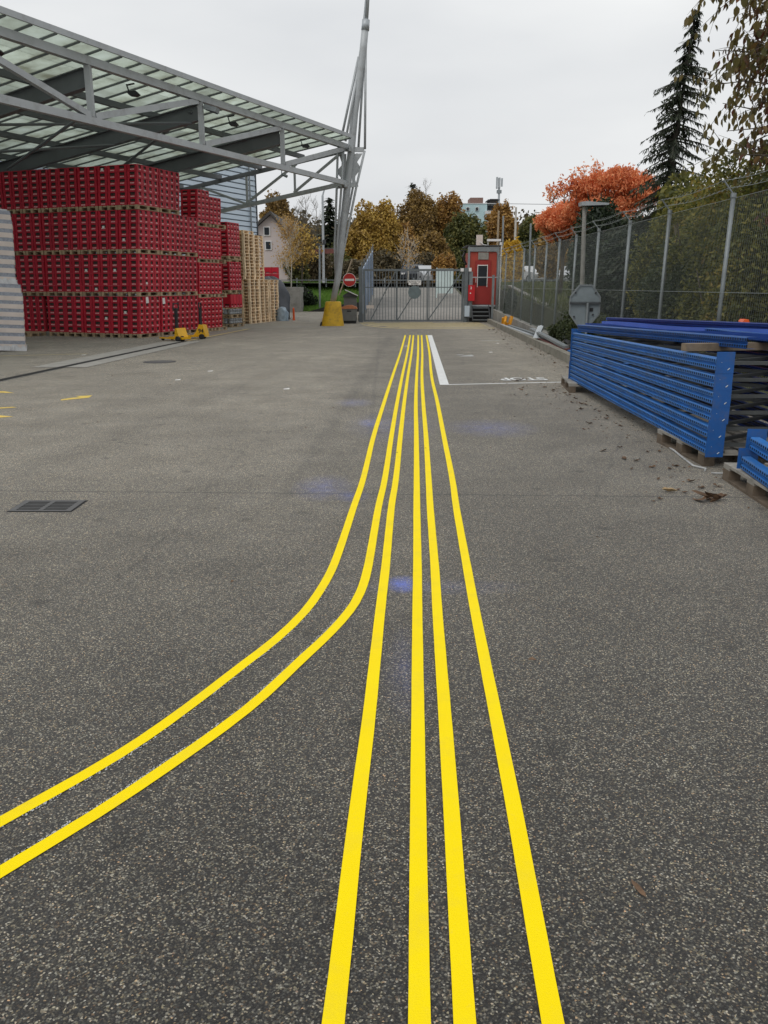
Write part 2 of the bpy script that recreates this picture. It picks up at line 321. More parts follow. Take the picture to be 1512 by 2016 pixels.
# ------------------------------------------------------------------ mesh helpers
class MB:
    def __init__(s): s.v = []; s.f = []; s.m = []
    def add(s, vs, fs, mi=0):
        o = len(s.v); s.v += [tuple(x) for x in vs]; s.f += [tuple(i + o for i in f) for f in fs]; s.m += [mi] * len(fs); return s
    def box(s, x0, x1, y0, y1, z0, z1, mi=0):
        return s.add([(x0, y0, z0), (x1, y0, z0), (x1, y1, z0), (x0, y1, z0), (x0, y0, z1), (x1, y0, z1), (x1, y1, z1), (x0, y1, z1)],
              [(0, 3, 2, 1), (4, 5, 6, 7), (0, 1, 5, 4), (1, 2, 6, 5), (2, 3, 7, 6), (3, 0, 4, 7)], mi)
    def quad(s, a, b, c, d, mi=0): return s.add([a, b, c, d], [(0, 1, 2, 3)], mi)
    def beam(s, p0, p1, w, h, up=(0, 0, 1), mi=0):
        p0 = Vector(p0); p1 = Vector(p1); a = (p1 - p0).normalized(); u = Vector(up)
        r = a.cross(u)
        if r.length < 1e-4: r = a.cross(Vector((0, 1, 0)))
        r.normalize(); u = r.cross(a).normalized(); r = r * (w / 2); u = u * (h / 2)
        vs = [p0 - r - u, p0 + r - u, p0 + r + u, p0 - r + u, p1 - r - u, p1 + r - u, p1 + r + u, p1 - r + u]
        return s.add(vs, [(0, 3, 2, 1), (4, 5, 6, 7), (0, 1, 5, 4), (1, 2, 6, 5), (2, 3, 7, 6), (3, 0, 4, 7)], mi)
    def tube(s, pts, rs, n=8, mi=0, cap=True):
        pts = [Vector(p) for p in pts]
        if not isinstance(rs, (list, tuple)): rs = [rs] * len(pts)
        o = len(s.v); ref = None
        for i, p in enumerate(pts):
            a = (pts[min(i + 1, len(pts) - 1)] - pts[max(i - 1, 0)]).normalized()
            if ref is None:
                ref = a.cross(Vector((0, 0, 1)));
                if ref.length < 1e-3: ref = Vector((1, 0, 0))
            r = (ref - a * ref.dot(a)).normalized(); ref = r; u = a.cross(r)
            for k in range(n):
                th = 2 * math.pi * k / n; s.v.append(tuple(p + (r * math.cos(th) + u * math.sin(th)) * rs[i]))
        for i in range(len(pts) - 1):
            for k in range(n):
                a = o + i * n + k; b = o + i * n + (k + 1) % n
                s.f.append((a, b, b + n, a + n)); s.m.append(mi)
        if cap:
            s.f.append(tuple(o + k for k in range(n))[::-1]); s.m.append(mi)
            e_ = o + (len(pts) - 1) * n; s.f.append(tuple(e_ + k for k in range(n))); s.m.append(mi)
        return s
    def lathe(s, prof, n=16, c=(0, 0), mi=0):   # prof: (r,z)
        return s.tube([(c[0], c[1], z) for r, z in prof], [r for r, z in prof], n, mi)
    def prism(s, poly, axis_fn, d0, d1, mi=0):  # poly 2d, axis_fn(u,v,d)->xyz
        n = len(poly); vs = [axis_fn(u, v, d0) for u, v in poly] + [axis_fn(u, v, d1) for u, v in poly]
        return s.add(vs, [tuple(range(n))[::-1], tuple(range(n, 2 * n))] + [(i, (i + 1) % n, n + (i + 1) % n, n + i) for i in range(n)], mi)
    def xf(s, M):
        s.v = [tuple(M @ Vector(p)) for p in s.v]; return s
    def mesh(s, name, mats, smooth=False):
        me = bpy.data.meshes.new(name); me.from_pydata(s.v, [], s.f)
        for m_ in (mats if isinstance(mats, (list, tuple)) else [mats]): me.materials.append(MATS[m_])
        if max(s.m, default=0): me.polygons.foreach_set('material_index', s.m)
        if smooth: me.polygons.foreach_set('use_smooth', [True] * len(s.f))
        me.update(); return me
ORG = {}
def tag(o, label=None, cat=None, group=None, kind=None):
    if label: o['label'] = label
    if cat: o['category'] = cat
    if group: o['group'] = group
    if kind: o['kind'] = kind
    return o
def thing(name, loc, label, cat, group=None, rz=0):
    o = bpy.data.objects.new(name, None); C.objects.link(o); o.location = loc; o.rotation_euler = (0, 0, rz); o.empty_display_size = .1
    ORG[o.name] = Vector(loc) if rz == 0 else Vector((0, 0, 0))
    return tag(o, label, cat, group)
def put(name, me, parent=None, world=True, loc=None, rz=0, label=None, cat=None, group=None, kind=None):
    o = bpy.data.objects.new(name, me); C.objects.link(o)
    if parent is not None:
        o.parent = parent
        if world:
            o.location = -ORG[parent.name]; ORG[o.name] = Vector((0, 0, 0))
        else: ORG[o.name] = Vector((0, 0, 0))
    if loc is not None: o.location = loc
    if rz: o.rotation_euler = (0, 0, rz)
    ORG.setdefault(o.name, Vector((0, 0, 0)))
    return tag(o, label, cat, group, kind)
def part(name, mb, mat, parent, **k):
    sm = k.pop('smooth', False); return put(name, mb.mesh(name, mat, sm), parent, **k)
def struct(name, mb, mat): return put(name, mb.mesh(name, mat), kind='structure')
def copy_tree(o, parent=None):
    c = o.copy(); C.objects.link(c)
    if parent is not None: c.parent = parent
    for ch in list(o.children): copy_tree(ch, c)
    return c
def npmesh(name, V, F, mats, smooth=False):     # V (n,3), F (m,k)
    me = bpy.data.meshes.new(name); k = F.shape[1]
    me.vertices.add(len(V)); me.vertices.foreach_set('co', V.astype(np.float32).ravel())
    me.loops.add(F.size); me.loops.foreach_set('vertex_index', F.astype(np.int32).ravel())
    me.polygons.add(len(F)); me.polygons.foreach_set('loop_start', np.arange(0, F.size, k, dtype=np.int32))
    try: me.polygons.foreach_set('loop_total', np.full(len(F), k, dtype=np.int32))
    except Exception: pass
    me.materials.append(MATS[mats]); me.update(calc_edges=True); me.validate(); return me
def text_mb(body, size, mat, bold=0.0):
    cu = bpy.data.curves.new('txt', 'FONT'); cu.body = body; cu.size = size; cu.align_x = 'CENTER'; cu.align_y = 'CENTER'; cu.offset = bold
    o = bpy.data.objects.new('txt', cu); C.objects.link(o)
    dg = bpy.context.evaluated_depsgraph_get(); me = bpy.data.meshes.new_from_object(o.evaluated_get(dg))
    bpy.data.objects.remove(o); bpy.data.curves.remove(cu)
    mb = MB(); mb.v = [tuple(v.co) for v in me.vertices]; mb.f = [tuple(p.vertices) for p in me.polygons]; mb.m = [0] * len(mb.f)
    return mb
cP, sP = math.cos(PITCH), math.sin(PITCH)
def W(px, py, y):       # point of the place seen at a photograph pixel, at a measured distance y
    u = (px - 756) / 1600.; v = -(py - 1008) / 1600.
    t = y / (cP + v * sP); return Vector((u * t, y, 1.6 + (-sP + v * cP) * t))
NUM = ['zero', 'first', 'second', 'third', 'fourth', 'fifth', 'sixth', 'seventh', 'eighth', 'ninth', 'tenth', 'eleventh', 'twelfth', 'thirteenth', 'fourteenth', 'fifteenth', 'sixteenth', 'seventeenth', 'eighteenth']

# ------------------------------------------------------------------ ground and terrain
def ramp_z(y): return max(0., min(1.5, (y - 39) * 1.5 / 18))
def hz(x, y):
    if y < 38: z = -.03
    if -1.25 < x < 4.95 and y >= 38: return ramp_z(y) - .06
    bank = 1.7 * min(1, max(0, (y - 53.5) / 7.)) ** .8
    if x >= 4.95:
        z = max(min(1.62, .1 + max(0, y - 13) * .047), 0.1)
        if x < 5.6: z = min(z, .02 + max(0, (y - 22)) * .018)
        z = max(z, bank if y > 50 else 0)
        if y > 60: z = 1.75
    else: z = bank - .03
    if y > 70: z = 1.72 + (y - 70) * .012
    if y > 130: z += ((min(y, 230) - 130) * .115)
    if y > 55: z += .12 * math.sin(x * .13) * math.sin(y * .09)
    return z
xs = sorted(set([-400, -250, -150, -100, -70, -50, -40] + [-36 + 3 * i for i in range(9)] + [round(-10 + .5 * i, 2) for i in range(80)] + [-1.27, -1.2, 4.9, 4.96, 5.55, 5.65] + [30 + 5 * i for i in range(8)] + [80, 110, 160, 250, 400]))
ys = sorted(set([-60, -20, 0, 8, 12, 13, 16, 20, 22, 26, 30, 34, 38, 38.01, 39] + [40 + i for i in range(16)] + [53.5 + .7 * i for i in range(14)] + [66, 70, 75, 80, 90, 95, 105, 120, 140, 170, 200, 230, 300, 500, 900]))
mb = MB(); mb.v = [(x, y, hz(x, y)) for y in ys for x in xs]; nx = len(xs)
mb.f = [(j * nx + i, j * nx + i + 1, (j + 1) * nx + i + 1, (j + 1) * nx + i) for j in range(len(ys) - 1) for i in range(nx - 1)]; mb.m = [0] * len(mb.f)
struct('terrain', mb, 'terrain')
mb = MB().add([(-45, -8, 0), (5.02, -8, 0), (5.02, 38.6, 0), (-1.2, 38.6, 0), (-1.2, 54.0, 0), (-45, 54.0, 0)], [(0, 1, 2, 3), (0, 3, 4, 5)])
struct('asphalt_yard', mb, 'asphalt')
# ramp beyond the gate
mb = MB(); prev = None
for k in range(20):
    y = 38.62 + k; z = ramp_z(y) + .0
    if prev: mb.add([(-.98, prev[0], prev[1]), (4.7, prev[0], prev[1]), (4.7, y, z), (-.98, y, z)], [(0, 1, 2, 3)], 0 if k < 7 else 1)
    prev = (y, z)
struct('ramp', mb, ['concrete_light', 'ramp_upper'])
mb = MB()
for z_, y0, y1, x0, x1 in ((0, 57.7, 70, -60, 60),): mb.add([(x0, y0, 1.77), (x1, y0, 1.77), (x1, y1, 1.8), (x0, y1, 1.8)], [(0, 1, 2, 3)])
struct('road', mb, 'concrete_light')
# grass bank and field (blades on a soil sheet)
def blades(name, x0, x1, y0, y1, n, hgt, mat, seed, zfn=hz):
    rs = np.random.RandomState(seed)
    x = rs.uniform(x0, x1, n); y = rs.uniform(y0, y1, n); z = np.array([zfn(a, b_) for a, b_ in zip(x, y)])
    an = rs.uniform(0, math.pi, n); wd = rs.uniform(.02, .05, n) * hgt / .2; h_ = rs.uniform(.5, 1.2, n) * hgt
    dx = np.cos(an) * wd; dy = np.sin(an) * wd
    V = np.stack([np.stack([x - dx, y - dy, z - .03], 1), np.stack([x + dx, y + dy, z - .03], 1), np.stack([x + rs.normal(0, .3, n) * hgt, y + rs.normal(0, .3, n) * hgt, z + h_], 1)], 1).reshape(-1, 3)
    F = np.arange(3 * n).reshape(-1, 3)
    return put(name, npmesh(name, V, F, mat), label='short ' + name.replace('_', ' '), cat='grass', kind='stuff')
o = blades('bank_grass', -8, -1.3, 53.5, 61, 26000, .16, 'grass_blade', 1); o['label'] = 'green mown grass on the bank behind the mast foot'
mb = MB().quad((-8, 53.4, -.02), (-1.27, 53.4, -.02), (-1.27, 60.6, 1.70), (-8, 60.6, 1.70)); mb.v = [(x, y, hz(x, y) + .015) for x in (-8, -5, -3, -1.3) for y in (53.5, 54.2, 54.9, 55.6, 56.3, 57, 58.4, 60.5)]
mb.f = [(i * 8 + j, (i + 1) * 8 + j, (i + 1) * 8 + j + 1, i * 8 + j + 1) for i in range(3) for j in range(7)]; mb.m = [0] * len(mb.f)
struct('grass_bank', mb, 'grass_soil')
leafmat('field_blade', [(0, (.05, .055, .018)), (.5, (.085, .11, .03)), (1, (.18, .17, .06))], .3)
o = blades('field_grass', 5.7, 26, 16, 62, 52000, .2, 'field_blade', 2); o['label'] = 'rough green field grass beyond the mesh fence'
# kerb strip, soil
def kx(y): return 4.58 - (34.9 - y) * .0334
mb = MB()
mb.add([(kx(13.9) + .1, 13.9, .06), (5.1, 13.9, .06), (5.1, 37.2, .1), (kx(37.2) + .1, 37.2, .06)], [(0, 1, 2, 3)])
struct('verge_soil', mb, 'soil')
mb = MB()
for k in range(23):
    y0 = 13.9 + k; mb.beam((kx(y0), y0 + .006, .07), (kx(y0 + 1), y0 + .994, .07), .16, .22)
put('kerb', mb.mesh('kerb', 'kerb'), kind='structure')
# fence plinth
mb = MB()
for k in range(26):
    y0 = 11.9 + k; f_ = lambda y: max(.12, .13 + (y - 22.6) * .0287)
    mb.add([(4.9, y0, -.05), (5.1, y0, -.05), (5.1, y0 + .99, -.05), (4.9, y0 + .99, -.05), (4.9, y0, f_(y0)), (5.1, y0, f_(y0)), (5.1, y0 + .99, f_(y0 + 1)), (4.9, y0 + .99, f_(y0 + 1))],
           [(0, 3, 2, 1), (4, 5, 6, 7), (0, 1, 5, 4), (1, 2, 6, 5), (2, 3, 7, 6), (3, 0, 4, 7)])
part('concrete_plinth', mb, 'concrete', None, label='long low weathered concrete plinth wall under the mesh fence', cat='wall')
# retaining wall beyond fence, rising away
mb = MB()
for k in range(16):
    y0 = 24.8 + k * 1.6; y1 = y0 + 1.58; g_ = lambda y: max(.05, min(1.62, .8 + (y - 28.6) * .067)); xx = lambda y: 5.75 + (y - 22) * .012
    mb.add([(xx(y0), y0, -.1), (xx(y0) + .2, y0, -.1), (xx(y1) + .2, y1, -.1), (xx(y1), y1, -.1), (xx(y0), y0, g_(y0)), (xx(y0) + .2, y0, g_(y0)), (xx(y1) + .2, y1, g_(y1)), (xx(y1), y1, g_(y1))],
           [(0, 3, 2, 1), (4, 5, 6, 7), (0, 1, 5, 4), (1, 2, 6, 5), (2, 3, 7, 6), (3, 0, 4, 7)])
part('retaining_wall', mb, 'concrete', None, label='pale concrete retaining wall rising away behind the mesh fence', cat='wall')

# ------------------------------------------------------------------ markings
def ribbon(pts, w_, z=.004):
    P = [Vector((x, y, 0)) for x, y in pts]; out = []
    Q = [P[0] * 2 - P[1]] + P + [P[-1] * 2 - P[-2]]
    for i in range(1, len(Q) - 2):
        n = max(2, int((Q[i + 1] - Q[i]).length / .12)); n = min(n, 24)
        for k in range(n):
            t_ = k / n; a, b_, c, d = Q[i - 1:i + 3]
            out.append(.5 * ((2 * b_) + (c - a) * t_ + (2 * a - 5 * b_ + 4 * c - d) * t_ ** 2 + (3 * b_ - a - 3 * c + d) * t_ ** 3))
    out.append(P[-1]); mb = MB(); rr = random.Random(5)
    for i, p_ in enumerate(out):
        a = (out[min(i + 1, len(out) - 1)] - out[max(0, i - 1)]).normalized(); n_ = Vector((-a.y, a.x, 0)) * w_ / 2
        l = p_ + n_ * (1 + rr.uniform(-.02, .02)); r = p_ - n_ * (1 + rr.uniform(-.02, .02)); mb.v += [(l.x, l.y, z), (r.x, r.y, z)]
        if i: k = 2 * i; mb.f.append((k - 2, k - 1, k + 1, k)); mb.m.append(0)
    return mb
ST = [
 ([(.712, 27.7), (.415, 20.6), (.159, 15.054), (.005, 11.6), (-.113, 8.875), (-.176, 6.853), (-.228, 5.853), (-.285, 4.75), (-.329, 4.27), (-.403, 3.845), (-.505, 3.512), (-.614, 3.247), (-.777, 2.86), (-.941, 2.53), (-1.187, 2.162), (-1.6, 1.55)], 'outermost left yellow ground stripe that curves away to the left'),
 ([(.872, 27.7), (.585, 20.6), (.336, 15.054), (.19, 11.6), (.083, 8.875), (.01, 6.853), (-.042, 5.853), (-.093, 4.552), (-.13, 4.1), (-.18, 3.84), (-.255, 3.59), (-.354, 3.325), (-.541, 2.846), (-.822, 2.333), (-1.085, 1.939), (-1.5, 1.35)], 'second yellow ground stripe from the left, curving left inside the outer one'),
 ([(.983, 27.7), (.69, 20.6), (.439, 15.054), (.29, 11.6), (.182, 8.875), (.105, 6.853), (.055, 5.853), (.01, 4.552), (-.017, 3.906), (-.056, 2.846), (-.087, 2.172), (-.114, 1.451), (-.15, .7)], 'third yellow ground stripe, leftmost of the four running straight to the camera'),
 ([(1.143, 27.7), (.85, 20.6), (.601, 15.054), (.455, 11.6), (.357, 8.875), (.283, 6.853), (.245, 5.853), (.198, 4.552), (.172, 3.906), (.132, 2.846), (.106, 2.172), (.08, 1.451), (.055, .7)], 'fourth yellow ground stripe, middle-left of the straight four'),
 ([(1.254, 27.7), (.955, 20.6), (.697, 15.054), (.56, 11.6), (.463, 8.875), (.385, 6.853), (.345, 5.853), (.3, 4.552), (.274, 3.906), (.236, 2.846), (.211, 2.172), (.182, 1.451), (.155, .7)], 'fifth yellow ground stripe, close right of the middle one'),
 ([(1.415, 27.7), (1.13, 20.6), (.873, 15.054), (.76, 11.6), (.66, 8.875), (.588, 6.853), (.54, 5.853), (.49, 4.552), (.466, 3.906), (.432, 2.846), (.41, 2.172), (.38, 1.451), (.355, .7)], 'rightmost yellow ground stripe, nearest the blue racking')]
for pts, lab in ST:
    part('painted_stripe', ribbon(pts, .051), 'yellow_paint', None, label=lab, cat='road marking', group='six fresh yellow stripes on the yard')
# pencil line of grey primer along the inner edges of the two curves
for k, (pts, lab) in enumerate(ST[:2]):
    sg = 1 if k == 0 else -1; rb = ribbon(pts[8:], .051); mids = [(Vector(rb.v[i]), Vector(rb.v[i + 1])) for i in range(0, len(rb.v), 2)]; r5 = random.Random(k + 3); m_ = MB()
    for i in range(len(mids) - 1):
        l0, r0_ = mids[i]; l1, r1 = mids[i + 1]; e0, e1 = (l0, l1) if k == 0 else (r0_, r1); c0 = (l0 + r0_) / 2; o0 = (e0 - c0).normalized()
        e0, e1 = (l0, l1) if sg == -1 else (l0, l1)
        # traces lie on the side facing the other curved stripe
        e0, e1, o0 = ((r0_, r1, (r0_ - l0).normalized()) if k == 1 else (l0, l1, (l0 - r0_).normalized()))
        dens = 26 if (i // 3) % 3 else 8
        for q in range(dens):
            p = e0.lerp(e1, r5.random()) + o0 * abs(r5.gauss(.002, .005)); a_ = r5.uniform(0, 6.28); z_ = r5.uniform(.0015, .0045)
            m_.add([(p.x + z_ * math.cos(a_ + w_), p.y + z_ * math.sin(a_ + w_) * 1.6, .0035) for w_ in (0, 1.6, 3.1, 4.7)], [(0, 1, 2, 3)])
    part('primer_trace', m_, 'old_white', None, label='broken pale primer trace beside the %s curved yellow stripe' % ('outer' if k == 0 else 'inner'), cat='road marking').__setitem__('kind', 'stuff')
mb = MB().quad((.932, 13.63, .004), (1.085, 13.63, .004), (1.60, 27.7, .004), (1.455, 27.7, .004))
part('white_band', mb, 'white_paint', None, label='wide white painted band right of the yellow stripes', cat='road marking')
mb = MB().quad((1.087, 13.63, .004), (3.25, 14.02, .004), (3.25, 14.1, .004), (1.09, 13.71, .004))
part('stop_line', mb, 'white_paint', None, label='thin white line running right from the white band to the racking', cat='road marking')
mb = text_mb('STOP', .42, 'white_paint', .012).xf(Matrix.Translation((2.46, 14.5, .0085)) @ Matrix.Rotation(math.pi + R(4), 4, 'Z') @ Matrix.Diagonal((.82, 1.35, 1, 1)))
part('stop_lettering', mb, 'white_paint', None, label='white STOP lettering painted upside down on the asphalt by the racking', cat='road marking')
mb = MB().quad((1.74, 19.25, .004), (2.12, 19.3, .004), (2.1, 19.75, .004), (1.95, 19.6, .004)).quad((1.76, 19.6, .0046), (1.9, 19.7, .0046), (1.88, 19.8, .0046), (1.72, 19.75, .0046))
part('worn_white_mark', mb, 'old_white', None, label='worn white paint scrap on the asphalt inside the white corner', cat='road marking')
mb = MB().quad((2.9, 24.8, .004), (3.5, 24.85, .004), (3.5, 24.97, .004), (2.9, 24.9, .004))
part('worn_white_dash', mb, 'old_white', None, label='faint white dash near the kerb before the booth', cat='road marking')
mb = MB().quad((-5.7, 33.1, .004), (-2.4, 33.4, .004), (-2.4, 33.52, .004), (-5.7, 33.22, .004))
part('faded_white_line', mb, 'old_white', None, label='faded white line left of the yellow mast foot', cat='road marking')
mb = MB().quad((-4.9, 31.2, .004), (-4.2, 31.25, .004), (-4.2, 31.35, .004), (-4.9, 31.3, .004))
part('faded_white_line', mb, 'old_white', None, label='short faded white dash in front of the longer faded line', cat='road marking')
# small yellow marks left
for vs, lab in (([(-4.66, 11.72), (-4.36, 12.02), (-4.40, 12.28), (-4.62, 12.2), (-4.5, 12.07), (-4.62, 12.0), (-4.70, 11.83)], 'small yellow painted arrowhead alone on the left asphalt'),
                ([(-6.6, 12.5), (-5.95, 12.6), (-5.7, 12.56), (-5.95, 12.78), (-6.6, 12.7)], 'upper yellow mark at the left edge of the yard'),
                ([(-5.6, 10.8), (-5.08, 11.08), (-4.99, 11.03), (-5.1, 10.96), (-5.6, 10.7)], 'middle thin yellow mark at the left edge of the yard'),
                ([(-5.4, 10.0), (-4.85, 10.12), (-4.68, 10.22), (-4.9, 10.32), (-5.4, 10.35)], 'lowest yellow mark at the left edge of the yard')):
    mb = MB().add([(x, y, .004) for x, y in vs], [tuple(range(len(vs)))])
    part('yellow_mark', mb, 'arrow_yellow', None, label=lab, cat='road marking', group='small yellow marks on the left')
mb = MB().quad((-12, 18.3, .004), (-7.2, 20.0, .004), (-7.2, 20.07, .004), (-12, 18.4, .004))
part('storage_line', mb, 'old_yellow', None, label='faded yellow storage line in front of the crate wall', cat='road marking')
# hatched keep-clear area before the gate
hatch = thing('hatched_area', (1.3, 35.3, 0), 'faded yellow hatched keep-clear area in front of the gate', 'road marking')
arc = [(-1.05 + 1.4 * (1 - math.cos(a)) if a < 1.57 else 0, 0) for a in (0,)]
def lowy(x):
    if x < 1.1: u = (x + 1.05) / 2.15; return 36.9 - 4.9 * math.sqrt(max(0, 1 - (1 - u) ** 2))
    return 32.0 + (x - 1.1) * .08
def edge(x0, x1, fn, wd):
    m_ = MB(); n = 24
    for k in range(n + 1):
        x = x0 + (x1 - x0) * k / n; m_.v += [(x, fn(x), .004), (x, fn(x) + wd, .004)]
        if k: i = 2 * k; m_.f.append((i - 2, i, i + 1, i - 1)); m_.m.append(0)
    return m_
part('border_line', edge(-1.05, 4.3, lowy, .34), 'old_yellow', hatch)
for k in range(7):
    m_ = MB(); ya_ = 32.2 + k * .8; n_ = 20; row = []
    for i in range(n_ + 1):
        x = -.95 + 5.2 * i / n_; y = ya_ + (x + .95) * .3
        if y > lowy(x) + .36 and y < 37.2: row.append((x, y))
    for i in range(len(row) - 1): (xa, y0), (xb, y1) = row[i], row[i + 1]; m_.quad((xa, y0, .0046), (xb, y1, .0046), (xb, y1 + .33, .0046), (xa, y0 + .33, .0046))
    if len(row) > 1: part('hatch_line', m_, 'old_yellow', hatch)
# slot drain and its concrete border
def cx_(y): return -6.70 + (y - 14.2) * .078 + max(0, y - 24) * .03
def strip(y0, y1, o0, o1, z, n=20):
    m_ = MB()
    for k in range(n + 1):
        y = y0 + (y1 - y0) * k / n; m_.v += [(cx_(y) + o0, y, z), (cx_(y) + o1, y, z)]
        if k: i = 2 * k; m_.f.append((i - 2, i - 1, i + 1, i)); m_.m.append(0)
    return m_
struct('drain_border', strip(6, 31.6, -.11, .11, .004, 30), 'concrete')
put('drain_apron', strip(16.6, 24.5, -.62, .5, .008).mesh('drain_apron', 'apron'), kind='structure')
part('slot_drain', strip(6, 24.6, -.085, .075, .012), 'slot_dark', None, label='long dark slot drain crossing the yard beside the crate wall', cat='drain')
part('edge_line', strip(24.6, 31.6, -.08, .06, .012), 'old_yellow', None, label='worn yellowish edge line continuing the slot drain to the pallet stacks', cat='road marking')
# manhole, gully grate
mb = MB().lathe([(.0, .003), (.31, .004), (.31, .008), (.0, .009)], 24, (-4.88, 17.9))
t1 = thing('manhole_cover', (-4.88, 17.9, 0), 'round dark manhole cover in the asphalt near the slot drain', 'manhole cover')
part('cover', MB().lathe([(.30, .002), (.30, .008), (.001, .0085)], 24, (-4.88, 17.9)), 'iron', t1); part('rim', MB().lathe([(.35, .001), (.35, .005), (.31, .0055)], 24, (-4.88, 17.9)), 'dark_grey', t1)
t1 = thing('gully_grate', (-2.53, 5.9, 0), 'rectangular cast iron gully grate in the left foreground', 'drain grate')
part('pit', MB().quad((-2.77, 5.735, .002), (-2.29, 5.735, .002), (-2.28, 6.07, .002), (-2.77, 6.07, .002)), 'slot_dark', t1)
fr = MB(); z0, z1 = .004, .0066
fr.box(-2.76, -2.30, 5.745, 5.775, z0, z1).box(-2.76, -2.30, 6.03, 6.06, z0, z1).box(-2.76, -2.715, 5.777, 6.028, z0, z1).box(-2.345, -2.30, 5.777, 6.028, z0, z1)
part('frame', fr, 'iron', t1); part('centre_bar', MB().box(-2.55, -2.515, 5.777, 6.028, z0, z1), 'iron', t1)
for k in range(6):
    y = 5.797 + k * .042
    part('bar', MB().box(-2.713, -2.552, y, y + .015, z0, z1 - .001).box(-2.513, -2.347, y, y + .015, z0, z1 - .001), 'iron', t1)

# ------------------------------------------------------------------ canopy
TH = R(24.3); E = Vector((math.sin(TH), math.cos(TH), 0)); Nn = Vector((-E.y, E.x, 0))
P0 = Vector((-1.5, 34.2, 0)); ZT, ZB, SL = 6.80, 5.47, .14
def cp(t_, s_, z): p = P0 - E * t_ + Nn * s_; return Vector((p.x, p.y, z - s_ * SL))
can = thing('canopy', (P0.x, P0.y, 0), 'long grey steel truss canopy with glazed roof over the crates', 'canopy')
TE = 26.5
def cpart(n_, mb_, mat='steel'): return part(n_, mb_, mat, can)
cpart('top_chord', MB().beam(cp(-.1, 0, ZT), cp(TE, 0, ZT), .17, .19)); cpart('bottom_chord', MB().beam(cp(-.1, 0, ZB), cp(TE, 0, ZB), .14, .17))
TV = [4.72, 9.25, 13.7, 18.2, 22.7]
nodes = [0] + TV
for i, tv in enumerate(TV):
    cpart('truss_post', MB().beam(cp(tv, 0, ZB + .09), cp(tv, 0, ZT - .1), .17, .14, (1, 0, 0)))
    a = nodes[i]
    if i == 3: cpart('truss_diagonal', MB().beam(cp(tv, 0, ZT - .1), cp(a, 0, ZB + .1), .13, .14))
    elif i < 3: cpart('truss_diagonal', MB().beam(cp(tv - .1, 0, ZB + .12), cp(a + .15, 0, ZT - .1), .12, .15))
    else: cpart('truss_diagonal', MB().beam(cp(tv, 0, ZB + .1), cp(a, 0, ZT - .1), .12, .15))
    # deep I beams running back under the roof
    m_ = MB(); zc = ZT - .36
    m_.beam(cp(tv, .1, zc), cp(tv, 9.0, zc), .03, .42); m_.beam(cp(tv, .1, zc + .215), cp(tv, 9.0, zc + .215), .2, .025); m_.beam(cp(tv, .1, zc - .215), cp(tv, 9.0, zc - .215), .2, .025)
    cpart('roof_beam', m_, 'steel_shaded')
cpart('fascia', MB().beam(cp(.3, -.42, ZT + .23), cp(TE, -.42, ZT + .23), .05, .13))
# bracing
cpart('wind_brace', MB().tube([cp(4.75, 8.5, ZT - .5), cp(9.3, .3, ZT - .3)], .045, 6), 'steel_shaded')
cpart('wind_brace', MB().tube([cp(13.85, 8.8, ZT - .5), cp(9.3, 3.2, ZT - .6)], .045, 6), 'steel_shaded')
cpart('wind_brace', MB().tube([cp(18.4, .2, ZT - .3), cp(13.85, 8.0, ZT - .5)], .045, 6), 'steel_shaded')
cpart('wind_brace', MB().tube([cp(13.85, .3, ZB + .1), cp(9.6, 7.5, ZT - .5)], .04, 6), 'steel_shaded')
cpart('wind_brace', MB().tube([cp(9.3, .3, ZT - .6), cp(13.6, 4, ZT - .55)], .04, 6), 'steel_shaded')
for s_ in (1.9, 3.9, 5.9, 7.9): cpart('purlin', MB().beam(cp(-.05, s_, ZT - .0), cp(TE, s_, ZT - .0), .12, .16), 'steel_shaded')
# end truss towards the building
cpart('end_top_chord', MB().beam(cp(0, .08, ZT - .14), cp(0, 9.0, ZT - .14), .1, .16), 'steel_shaded'); cpart('end_bottom_chord', MB().beam(cp(0, .08, ZB), cp(0, 9.0, ZB), .12, .15), 'steel')
EV = [2.3, 4.6, 6.85, 8.9]
for i, s_ in enumerate(EV[:3]): cpart('end_post', MB().beam(cp(0, s_, ZB + .07), cp(0, s_, ZT - .2), .09, .09, (1, 0, 0)))
for a, b_ in (((2.35, ZB + .08), (.2, ZT - .2)), ((4.65, ZB + .08), (2.2, ZT - .2)), ((4.7, ZB + .08), (6.8, ZT - .25)), ((8.8, ZB + .08), (6.9, ZT - .2))):
    cpart('end_diagonal', MB().beam(cp(0, a[0], a[1]), cp(0, b_[0], b_[1]), .07, .09))
# glazing bars and panes
BS = .7; ns = int(TE / BS)
def ztop(s_): return ZT + .22 - (0 if s_ >= 0 else 0)
barme = None
for k in range(ns + 1):
    t_ = -.1 + k * BS
    cpart('glazing_bar', MB().beam(cp(t_ + .4, -.39, ZT + .18), cp(t_ + .4, 9.0, ZT + .18), .035, .06), 'steel_shaded')
bays = [(-.39, .95), (.97, 2.93), (2.95, 4.91), (4.93, 6.89), (6.91, 8.98)]
pm = {}
for bi, (a, b_) in enumerate(bays):
    l = b_ - a; wdt = BS - .045
    m_ = MB(); q0 = Vector((0, 0, 0)); vE = -E * wdt; vN = Nn * l + Vector((0, 0, -l * SL)); up = Vector((0, 0, .012))
    vs = [q0, q0 + vE, q0 + vE + vN, q0 + vN]; m_.add(vs + [x + up for x in vs], [(0, 3, 2, 1), (4, 5, 6, 7), (0, 1, 5, 4), (1, 2, 6, 5), (2, 3, 7, 6), (3, 0, 4, 7)])
    pm[bi] = m_.mesh('pane', 'roof_glass')
for k in range(ns):
    for bi, (a, b_) in enumerate(bays):
        put('pane', pm[bi], can, world=False, loc=cp(.3 + k * BS + .022, a, ZT + .19) - Vector((P0.x, P0.y, 0)))
